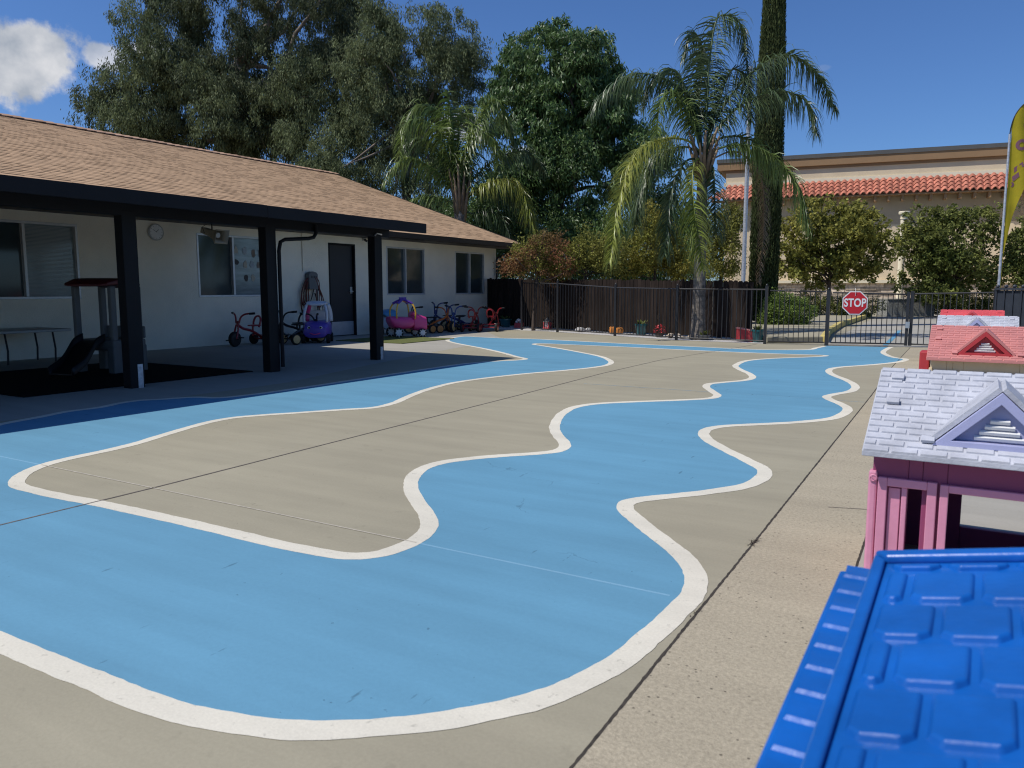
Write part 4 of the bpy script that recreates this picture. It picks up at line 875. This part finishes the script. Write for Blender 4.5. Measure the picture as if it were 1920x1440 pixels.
for (wx,wy,n_,hh,lb) in((1412,1018,22,.035,'small dry weed tuft growing in the expansion joint near the middle of the path'),(1303,1150,9,.016,'tiny dry weed sprig in the expansion joint beside the white painted curve')):
    g_=G(wx,wy); q=MB()
    for k in range(n_):
        a=rg.uniform(0,6.28); l_=rg.uniform(.4,1)*hh; p=Vector((rg.uniform(-.012,.012),rg.uniform(-.04,.04),.001)); e=p+Vector((math.cos(a)*l_,math.sin(a)*l_,l_*rg.uniform(.2,.8))); sd=Vector((-math.sin(a),math.cos(a),0))*.0025; q.add([p-sd,p+sd,e],[(0,1,2)])
    o=q.build('weed_tuft','barkd',recalc=False); o.location=g_; tag(o,lb,'weed')
#@@FAR BUILDING
ang=R(9); ef=Vector((math.cos(ang),math.sin(ang),0)); nf=Vector((math.sin(ang),-math.cos(ang),0))  # facade direction, outward normal
WD=42.
a=P(1345,303,WD); zc=a.z; base=Vector((a.x,a.y,0)); t=thing('commercial_building','large tan stucco building with brown cornice and red clay tile awning behind the trees','building',base); OT=base
dh_=WD/F
def zz(py): return H+(541-py)*dh_
def fp_(s,dn,z): return ef*s+nf*dn+Vector((0,0,z))
def fbox(nm,s0,s1,d0,d1,z0,z1,m,par=t,bev=0):
    q=MB(); q.add([fp_(s,d_,z) for s in(s0,s1) for d_ in(d0,d1) for z in(z0,z1)],[(0,1,3,2),(4,6,7,5),(0,4,5,1),(2,3,7,6),(0,2,6,4),(1,5,7,3)]); return q.build(nm,m,par,bevel=bev)
Lf=15.2; 
Zt=zz(303); u=dh_
wl=fbox('wall',.45,Lf,-.6,-12,0,Zt-.3,'tan')
fbox('wall_face',.45,Lf,-.6,-.28,Zt-3.6*1.0,Zt-.3,'tan')
fbox('cornice',.0,Lf+.2,-.12,-12.3,Zt-.52,Zt-.14,'cornice'); fbox('cornice_cap',-.04,Lf+.24,-.08,-12.4,Zt-.14,Zt+.06,'cap'); fbox('cornice_bed',.25,Lf,-.235,-12.1,Zt-.66,Zt-.52,'cornice')
fbox('cream_band',.35,Lf+.1,-.235,-.28,Zt-1.36,Zt-1.16,'tan2')
fbox('wall_base_face',.95,Lf,-.28,-.6,0,Zt-1.3,'tan')
tm=MB(); rows=4; wv=.30; z0t=Zt-1.38; run=.62; drop=.78; nx_=8
nt_=int((Lf+.9)/wv)
for r_ in range(rows):
    for k in range(nt_):
        s0=-.35+k*wv; 
        if s0<-.35+.28*(rows-1-r_)*.9: continue
        for half,(sa,sb) in enumerate(((0,.62),(.62,1.))):
            vs=[]
            for q in(0,1):
                tt=(r_+q)/rows; dd=-.24+run*tt; z=z0t-drop*tt+(.05 if q==1 else .0)
                for j in range(6):
                    f=sa+(sb-sa)*j/5; hgt=(.085*math.sin(math.pi*j/5)) if half==0 else (-.04*math.sin(math.pi*j/5)); vs.append(fp_(s0+wv*f,dd+(.02 if q else 0),z+hgt))
            tm.add(vs,[(j,j+1,j+7,j+6) for j in range(5)])
            # lip
            lip=[fp_(0,0,0)]
tmo=tm.build('tile_awning','clay',t,recalc=False)
ms=tmo.modifiers.new('s','SOLIDIFY'); ms.thickness=.035
fbox('awning_soffit',-.2,Lf,.34,-.28,z0t-drop-.05,z0t-drop+.02,'cornice')
k=0; s_=.3
while s_<Lf: 
    fbox('corbel',s_,s_+.12,.26,-.28,z0t-drop-.32,z0t-drop-.05,'cornice'); s_+=.62
st=MB(); rg=random.Random(4); z=0
while z<1.35:
    h_=rg.uniform(.09,.16); s_=3.0
    while s_<Lf:
        l_=rg.uniform(.3,.8); dd=rg.uniform(.02,.08); st.add([fp_(q1,q2,q3) for q1 in(s_+.01,min(Lf,s_+l_)) for q2 in(-.27,-.2+dd) for q3 in(z+.008,z+h_)],[(0,1,3,2),(4,6,7,5),(0,4,5,1),(2,3,7,6),(0,2,6,4),(1,5,7,3)]); s_+=l_
    z+=h_
st.build('stone_base','stone',t)
fbox('stone_cap',2.9,Lf,0,-.27,1.38,1.52,'tan2')
# projecting wing at the right
fbox('wing_wall',Lf,Lf+10,3.4,-8,0,Zt-1.6,'tan'); 
# bollard lamp post in front
b=foot(1687,33.); t=thing('column_lamp','short pale concrete column lamp with flat cap before the tan building','lamp post',b); zc=H+(541-400)/F*33
MB().lathe((0,0,0),(0,0,1),[(.16,0),(.13,.1),(.12,zc-.3),(.15,zc-.28),(.13,zc-.25),(.15,zc-.06)],18).build('column','tan2',t,smooth='auto'); MB().lathe((0,0,zc-.1),(0,0,1),[(.2,0),(.21,.02),(.21,.1),(.19,.12)],18).build('cap','tan2',t,smooth='auto')
# utility box
b=foot(1711,31.); t=thing('utility_box','grey speckled concrete utility enclosure beyond the gate','utility box',b,YAW)
M['speck']=mat('speckled_concrete',(.24,.24,.22),.9,.45,18)
MB().b2((-.93,0,-.0),(.93,.9,.68)).build('enclosure','speck',t,bevel=.02); MB().b2((-.95,-.02,.66),(.95,.92,.70)).build('lid','conc2',t)
# light pole beside the cypress
b=foot(1393,19.5); t=thing('light_pole','tall slim grey metal pole standing in front of the cypress','pole',b); MB().cyl((0,0,0),(0,0,6.4),.055,.05,12).build('pole','galv',t,smooth='auto'); MB().lathe((0,0,0),(0,0,1),[(.12,0),(.12,.04),(.07,.06)],12).build('base','galv',t)
#@@TREES
NR=np.random.default_rng(42)
def leaf_arrays(cen,dirs,L_,W_,rng,fold=True):
    n_=len(cen); d=dirs/np.linalg.norm(dirs,axis=1,keepdims=True); a=rng.normal(size=(n_,3)); s=np.cross(d,a); s/=np.linalg.norm(s,axis=1,keepdims=True)+1e-9
    l_=(L_*rng.uniform(.65,1.3,n_))[:,None]; w=(W_*rng.uniform(.7,1.25,n_))[:,None]
    V=np.empty((n_,4,3)); V[:,0]=cen-d*l_/2; V[:,1]=cen+s*w/2-d*l_*.05; V[:,2]=cen+d*l_/2; V[:,3]=cen-s*w/2-d*l_*.05
    return V.reshape(-1,3), np.arange(n_*4).reshape(-1,4)
def crown(parent,blobs,w,n,L_,W_,m,off,droop=.6,clump=.45,per=60,name='crown',seed=0,shellf=.35,flat=1.0,depth=1.0,sub=0,jit=.18):
    """blobs: (px,py,rx,ry[,dw]) measured off the view, placed as ellipsoids at distance w"""
    rng=np.random.default_rng(seed); B=[]
    for b in blobs:
        px,py,rx,ry=b[:4]; dw=b[4] if len(b)>4 else 0; c=np.array(P(px,py,w+dw)); B.append((c,rx*(w+dw)/F,ry*(w+dw)/F))
    vol=np.array([b[1]*b[2] for b in B]); vol/=vol.sum(); nc=max(len(B)*3,int(n/per)); idx=rng.choice(len(B),nc,p=vol)
    C_=np.empty((nc,3)); O_=np.empty((nc,3))
    for i,k in enumerate(idx):
        c,rx,rz=B[k]; v=rng.normal(size=3); v/=np.linalg.norm(v); rr=(shellf+(1-shellf)*rng.random())**.6
        loc=rt*v[0]*rx+up*v[2]*rz+np.array([fw[0],fw[1],0])*v[1]*(rx+rz)/2*depth
        C_[i]=c+loc*rr*rng.uniform(1-jit,1+jit); O_[i]=loc/(np.linalg.norm(loc)+1e-9)
    if sub:
        ns=max(8,nc//14); pick=rng.choice(nc,ns,replace=False); a_=rng.integers(0,ns,nc); gg=rng.normal(size=(nc,3))*sub; C2=C_[pick][a_]+gg*np.array([1,1,.8]); O_=O_[pick][a_]*.5+gg/(np.linalg.norm(gg,axis=1,keepdims=True)+1e-9)*.7; keep=rng.random(nc)<.22; C_=np.where(keep[:,None],C_,C2)
    cs=clump*rng.uniform(.5,1.25,nc)
    ci=rng.integers(0,nc,n); g=np.clip(rng.normal(size=(n,3)),-1.7,1.7)*.5; g[:,2]*=flat; cen=C_[ci]+g*cs[ci][:,None]
    d=rng.normal(size=(n,3))*.55+O_[ci]*.5+np.array([0,0,-droop]); V,Q=leaf_arrays(cen,d,L_,W_,rng); V=V-np.array(off)
    zmin=.05; V[:,2]=np.maximum(V[:,2],zmin)
    return arrmesh(name,V,Q,m,parent), C_
def limb(mb,a,b,r0,r1,rg,sag=.1,n=7):
    a=Vector(a);b=Vector(b); m=(b-a).length; pts=[a.lerp(b,i/(n-1))+Vector((rg.uniform(-1,1),rg.uniform(-1,1),rg.uniform(-.4,1)))*sag*m*.35*math.sin(math.pi*i/(n-1)) for i in range(n)]
    mb.tube(pts,[r0+(r1-r0)*i/(n-1) for i in range(n)],7)
def tree(name,label,cat,px,w,blobs,n,L_,W_,m,trunk=(.25,.12),bark='bark',fork=None,group=None,seed=1,limbs=12,**k):
    base=foot(px,w); t=thing(name,label,cat,base,0,group); rg=random.Random(seed)
    o,C_=crown(t,blobs,w,n,L_,W_,m,base,seed=seed,**k)
    top=np.array(P(fork[0],fork[1],w))-np.array(base) if fork else C_.mean(0)-np.array(base)
    mb=MB(); limb(mb,(0,0,-.1),top,trunk[0],trunk[1],rg,.05,9)
    sel=rg.sample(range(len(C_)),min(limbs,len(C_)))
    for i in sel:
        e=Vector(C_[i]-np.array(base)); s0=Vector(top)*rg.uniform(.6,1.0)+Vector((0,0,0)); limb(mb,s0,e,trunk[1]*.6,.012,rg,.14)
    mb.build('trunk',bark,t,smooth=True); return t
# big eucalyptus on the left
e1=[(222,182,58,52),(262,205,85,85),(192,208,36,50),(330,150,90,70),(390,215,110,90),(300,260,70,70),(340,60,75,70),(285,20,50,45),(400,80,110,110),(470,160,120,110),(560,60,130,110),(650,90,90,120),(620,180,110,110),(500,280,90,80),(430,290,70,50),(560,320,80,60),(480,-30,200,70),(640,-20,90,50)]
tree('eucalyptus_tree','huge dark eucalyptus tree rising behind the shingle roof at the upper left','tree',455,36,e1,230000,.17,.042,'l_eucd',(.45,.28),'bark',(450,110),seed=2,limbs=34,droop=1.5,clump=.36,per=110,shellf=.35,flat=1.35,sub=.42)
e1b=[(222,178,52,44),(255,195,75,75),(188,212,30,45),(330,140,55,45),(380,200,70,70),(260,50,35,40),(520,220,60,70),(560,200,50,70),(620,160,40,60),(700,170,45,60),(610,270,80,65),(580,330,60,40),(660,300,60,60),(260,270,60,40)]
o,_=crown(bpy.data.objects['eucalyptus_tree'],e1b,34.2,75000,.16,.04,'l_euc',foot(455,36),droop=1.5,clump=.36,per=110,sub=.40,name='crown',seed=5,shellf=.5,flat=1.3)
e2=[(790,60,80,50),(840,80,60,60),(760,130,90,90),(860,110,50,55),(700,70,50,65),(820,170,80,70),(740,230,70,60),(700,170,60,90),(900,190,40,40),(700,250,80,50),(905,230,55,45),(640,330,70,40),(700,350,70,40),(790,290,60,60),(690,10,30,20),(760,380,60,50),(830,400,50,45),(720,350,60,50),(800,350,50,50)]
tree('eucalyptus_tree','lighter olive eucalyptus tree with pale limbs behind the fan of the left palm','tree',745,33,e2,130000,.15,.038,'l_euc',(.26,.14),'bark',(780,180),seed=8,limbs=26,droop=1.3,clump=.32,per=110,shellf=.35,flat=1.2,sub=.38)
e3=[(1040,110,90,50),(1010,130,75,65),(1110,130,75,60),(960,170,50,60),(1060,180,110,80),(1000,230,90,70),(1140,190,50,70),(1090,260,90,70),(1010,320,80,60),(1120,330,60,70),(1150,240,40,50),(950,290,45,60),(1060,370,110,50),(950,360,70,60)]
tree('broadleaf_tree','dense round dark green broadleaf tree in the middle behind the fence','tree',1045,30.5,e3,105000,.21,.06,'l_dark',(.28,.2),'barkd',(1045,260),seed=12,limbs=26,droop=1.1,clump=.32,per=70,shellf=.45,flat=.8,sub=.36)
e4=[(1060,300,60,50),(1095,420,60,30),(1210,250,25,14),(1225,290,40,50),(1190,340,40,50),(1215,420,50,50),(940,400,70,70),(880,410,60,40),(1000,430,60,40),(1060,455,80,35),(945,480,35,50),(1000,500,60,35),(1090,500,60,30),(1160,480,50,40),(1240,400,40,40),(960,440,50,40),(1180,510,40,25),(1230,500,40,40),(1280,480,40,60),(1300,420,30,40),(1130,440,60,50)]
tree('shade_tree','low dark shade tree filling the gaps behind both palms','tree',1100,29.5,e4,95000,.15,.05,'l_dark',(.15,.08),'barkd',(1090,420),seed=14,limbs=12,droop=.8,clump=.45,per=70)
# bushes over the wood fence
def bush(name,label,px,w,blobs,n,m,L_=.07,W_=.035,seed=1,cat='bush',group='bushes behind the wooden fence',**k):
    return tree(name,label,cat,px,w,blobs,n,L_,W_,m,(.06,.03),'barkd',None,group,seed,limbs=14,clump=k.pop('clump',.22),per=50,droop=k.pop('droop',.2),**k)
bush('red_leaf_bush','reddish twiggy bush over the fence next to the building corner',1000,20.5,[(985,490,40,25),(1020,465,40,30),(960,500,24,18),(1040,500,40,25)],4200,'l_red',seed=31)
bush('twiggy_bush','brownish green twiggy bush behind the middle of the wooden fence',1085,21,[(1060,490,40,28),(1100,470,45,38),(1130,500,35,25),(1150,475,30,30)],9000,'l_bush',seed=32)
bush('green_bush','yellow green leafy bush left of the palm trunk behind the fence',1225,21.5,[(1225,420,32,40),(1210,470,40,45),(1250,460,35,45),(1270,500,30,30),(1180,500,30,25)],14000,'l_yel',seed=33)
bush('green_bush','green leafy bush right of the palm trunk behind the fence',1350,21.5,[(1345,430,35,45),(1360,480,35,45),(1330,500,30,30),(1372,410,22,28)],12000,'l_bush',seed=34)
o,_=crown(bpy.data.objects['red_leaf_bush'],[(1000,480,50,40),(1020,500,40,20)],20.8,4000,.07,.035,'l_bush',foot(1000,20.5),droop=.2,clump=.22,per=50,seed=41)
# small trees beyond the gate
g_='small trees in front of the tan building'
tree('small_tree','small olive green tree with several stems standing behind the stop sign','tree',1556,29,[(1555,400,62,32),(1500,420,45,38),(1610,420,42,38),(1640,460,30,40),(1560,460,85,50),(1485,470,38,35),(1500,510,45,22),(1600,510,62,28),(1545,530,50,14)],20000,.15,.085,'l_bush',(.09,.05),'barkd',(1556,500),g_,61,limbs=44,droop=.2,clump=.17,per=16,sub=.22,shellf=.2)
tree('small_tree','green small tree right of the column lamp behind the toy houses','tree',1775,30,[(1765,415,40,30),(1830,415,42,32),(1715,450,36,42),(1775,460,70,50),(1850,460,30,45),(1730,510,50,38),(1800,510,70,40),(1860,520,25,30),(1765,550,60,20)],23000,.145,.08,'l_grn',(.09,.05),'barkd',(1775,520),g_,62,limbs=40,droop=.2,clump=.17,per=16,sub=.22,shellf=.2)
tree('small_tree','green small tree cut by the right edge behind the flag pole','tree',1935,30,[(1915,470,32,35),(1945,440,40,40),(1910,510,30,30),(1960,500,50,50)],8000,.145,.08,'l_grn',(.09,.05),'barkd',(1935,510),g_,63,limbs=14,droop=.2,clump=.3,per=60)
def hedge(label,px,w,blobs,n,m,seed):
    base=foot(px,w); t=thing('hedge',label,'hedge',base); crown(t,blobs,w,n,.055,.035,m,base,droop=-.3,clump=.15,per=40,name='foliage',seed=seed,shellf=.7)
    mb=MB(); rg=random.Random(seed)
    for k in range(6): limb(mb,(rg.uniform(-.2,.2),rg.uniform(-.2,.2),0),(rg.uniform(-.5,.5),rg.uniform(-.3,.3),.5),.02,.008,rg)
    mb.build('stems','barkd',t)
hedge('bright green clipped hedge seen through the narrow gate',1475,21.5,[(1465,578,30,26),(1500,585,26,24),(1448,600,22,30),(1475,605,35,18)],16000,'l_hedge',71)
hedge('dark low hedge beneath the small tree left of the stop sign',1530,29,[(1520,568,40,14),(1560,575,35,16),(1590,578,30,16),(1620,576,34,16),(1490,566,20,8)],14000,'l_grn',72)
hedge('dark clipped hedge under the tree beside the utility box',1790,31.5,[(1775,578,30,14),(1815,572,40,18),(1850,575,35,16)],12000,'l_grn',73)
# cypress
base=foot(1431,22.5); t=thing('cypress_tree','tall narrow dark Italian cypress rising out of the top of the frame','tree',base); rng=np.random.default_rng(77)
n_=70000; zc=rng.uniform(.2,11.5,n_); rad=np.interp(zc,[0,.5,3,5,7,9.4,11.5],[.28,.37,.39,.38,.35,.27,.12]); an=rng.uniform(0,2*math.pi,n_)
nfr=rng.integers(0,150,n_); an=nfr*2.399+rng.normal(size=n_)*.07+.25*np.sin(zc*1.3+nfr); rr=rad*np.clip(1-np.abs(rng.normal(size=n_))*.16+.10*np.sin(zc*3+nfr*1.7),.3,1.15)
cen=np.stack([np.cos(an)*rr,np.sin(an)*rr,zc],1); dd=np.stack([np.cos(an)*.25,np.sin(an)*.25,np.ones(n_)],1)+rng.normal(size=(n_,3))*.22
V,Q=leaf_arrays(cen,dd,.12,.024,rng); arrmesh('crown',V,Q,'l_cyp',t); MB().tube([(0,0,0),(0,0,5),(0,0,11.5)],[.16,.2,.03],8).build('trunk','barkd',t)
# palms
def frond(parent,pts,w0,dws,base,m,leaf=.5,sp=.022,lw=.022,droop=1.,seed=0,bare=.14,fan=.6):
    rng=np.random.default_rng(seed); k=len(pts); P3=[P(p[0],p[1],w0+dws*(i/(k-1))) for i,p in enumerate(pts)]; c=crom(P3,10); c=[v-Vector(base) for v in c]; mb=MB(); n_=len(c); mb.tube(c,[.026*(1-.85*i/(n_-1))*(leaf/.5)**.5 for i in range(n_)],5)
    o=mb.build('frond',m,parent,smooth=True,recalc=False)
    q=resamp(c,sp); q=q[int(len(q)*bare):]; n_=len(q); V=[];Qd=[]; 
    for i,p in enumerate(q):
        f=i/max(1,n_-1); t_=(q[min(i+1,n_-1)]-q[max(i-1,0)]).normalized(); side=t_.cross(Vector((0,0,1))); 
        if side.length<.15: side=t_.cross(Vector((fw[0],fw[1],0)))
        side.normalize(); upv=side.cross(t_)
        ll=leaf*(.45+.75*math.sin(math.pi*min(1,(f*.85+.12))))*rng.uniform(.8,1.15)
        for s in(-1,1):
            d0=(side*s*1.0+t_*(.35+.5*f)+upv*rng.normal()*fan+Vector((0,0,.15))).normalized()
            seg=4; pt=p.copy(); dcur=d0; w_=lw*rng.uniform(.75,1.2); prev=None; wd=t_.cross(dcur); wd=wd.normalized() if wd.length>.05 else upv
            wd=(t_*.8+wd*.6).normalized()
            for g in range(seg+1):
                ww=w_*(1-(g/seg)**1.6)*.5+.001; i0=len(V); V.append(pt+wd*ww); V.append(pt-wd*ww)
                if g: Qd.append((i0-2,i0-1,i0+1,i0))
                dcur=(dcur+Vector((0,0,-droop*(.34+.1*g)))+Vector(rng.normal(size=3))*.05).normalized(); pt=pt+dcur*(ll/seg)
    V=np.array([tuple(v) for v in V]); arrmesh('leaflets',V,np.array(Qd),m,o); return o
# big palm
w0=16.85; base=foot(1311,w0); t=thing('queen_palm','large queen palm with arching fronds in front of the cypress, trunk behind the iron fence','palm tree',base)
rg=random.Random(3); tp=P(1318,300,w0)-base; pts=[];rs=[]
for i in range(41):
    f=i/40; pts.append(Vector((tp.x*f,tp.y*f,tp.z*f))); rs.append((.128-.02*f)*(1+.045*(i%2))+(.05*(1-f)**6))
MB().tube(pts,rs,14).build('trunk','palmbark',t,smooth='auto')
bt=MB()
for k in range(14):
    a=k*2.4; r0=.11; p0=tp+Vector((math.cos(a)*r0,math.sin(a)*r0,-.55+.03*k)); bt.tube([p0,p0+Vector((math.cos(a)*.07,math.sin(a)*.07,.4)),p0+Vector((math.cos(a)*.22,math.sin(a)*.22,.8))],[.06,.04,.018],6)
bt.build('leaf_bases','frondb',t,smooth=True)
FR=[([(1320,285),(1326,190),(1332,100),(1350,30),(1385,40),(1402,130)],.3,'frondd'),
([(1314,285),(1299,190),(1243,146),(1182,140),(1130,180),(1109,215)],.4,'frondd'),
([(1314,285),(1299,233),(1262,172),(1240,190),(1232,250)],-.7,'frond'),
([(1312,285),(1290,264),(1250,260),(1200,280),(1165,360),(1143,490)],-.6,'frondy'),
([(1318,300),(1305,300),(1298,340),(1305,420),(1318,505)],-1.1,'frondy'),
([(1322,290),(1345,262),(1385,256),(1425,275),(1450,330)],.6,'frond'),
([(1324,295),(1350,278),(1400,272),(1450,292),(1495,350),(1517,430)],-.5,'frond'),
([(1322,280),(1345,220),(1400,146),(1474,102),(1535,140),(1566,205)],.2,'frondd'),
([(1322,285),(1340,250),(1400,190),(1474,172),(1515,195),(1530,250)],-.3,'frondd'),
([(1312,290),(1285,275),(1235,290),(1205,350),(1190,430)],.7,'frondd'),
([(1320,280),(1345,200),(1375,130),(1400,150),(1408,230)],.9,'frondd'),
([(1314,280),(1290,180),(1262,130),(1225,150),(1205,200)],.9,'frondd'),
([(1316,285),(1310,200),(1318,100),(1300,60),(1280,110)],.8,'frondd'),
([(1316,300),(1290,300),(1262,350),(1250,430),(1245,480)],-.2,'frondd'),
([(1322,300),(1335,310),(1340,370),(1342,440)],-.3,'frondd')]
for i,(p,dw,m) in enumerate(FR): frond(t,p,w0,dw,base,m,leaf=.64,sp=.019,lw=.027,seed=100+i,fan=.7,droop=1.25)
# dead hanging frond
frond(t,[(1330,300),(1380,285),(1425,330),(1432,420),(1422,530)],w0,1.4,base,'frondb',leaf=.3,sp=.03,lw=.02,seed=140)
# left palm
w0=27.; base=foot(860,w0); t=thing('queen_palm','queen palm with a full fan of fronds rising behind the end of the shingle roof','palm tree',base)
tp=P(863,395,w0)-base; MB().tube([tp*(i/24) for i in range(25)],[.2*(1+.05*(i%2)) for i in range(25)],12).build('trunk','palmbark',t,smooth='auto')
bt=MB()
for k in range(12):
    a=k*2.4; p0=tp+Vector((math.cos(a)*.12,math.sin(a)*.12,-.5+.04*k)); bt.tube([p0,p0+Vector((math.cos(a)*.1,math.sin(a)*.1,.7)),p0+Vector((math.cos(a)*.3,math.sin(a)*.3,1.6))],[.09,.06,.025],6)
bt.build('leaf_bases','frondb',t,smooth=True)
FR=[([(862,395),(853,287),(845,210),(838,170)],.2,'frond'),([(860,395),(850,300),(827,213),(783,197),(750,270)],.6,'frond'),([(865,395),(873,283),(900,217),(930,187),(952,245)],-.5,'frond'),
([(860,395),(845,350),(800,308),(757,297),(720,345)],-.4,'frond'),([(866,395),(880,365),(920,340),(967,342),(1003,430)],-.9,'frondy'),([(860,395),(845,378),(807,369),(762,378),(745,390)],-.3,'frond'),
([(866,395),(890,360),(950,365),(1000,410),(1022,480)],.8,'frondd'),([(865,395),(880,300),(915,235),(950,223),(965,275)],.9,'frondd'),([(860,395),(845,310),(812,235),(765,228),(748,290)],-.9,'frond'),
([(866,395),(885,340),(940,293),(990,285),(1020,320)],.4,'frondd'),([(862,395),(860,280),(868,200),(880,215)],.8,'frond'),([(864,395),(868,300),(895,250),(925,262),(935,310)],-1.0,'frond'),([(860,395),(842,320),(800,262),(768,268),(757,320)],.8,'frondd'),([(864,395),(885,400),(930,400),(960,450)],-.2,'frondd')]
for i,(p,dw,m) in enumerate(FR): frond(t,p,w0,dw,base,m,leaf=.82,sp=.034,lw=.048,seed=200+i,fan=.7,droop=1.2,bare=.2)
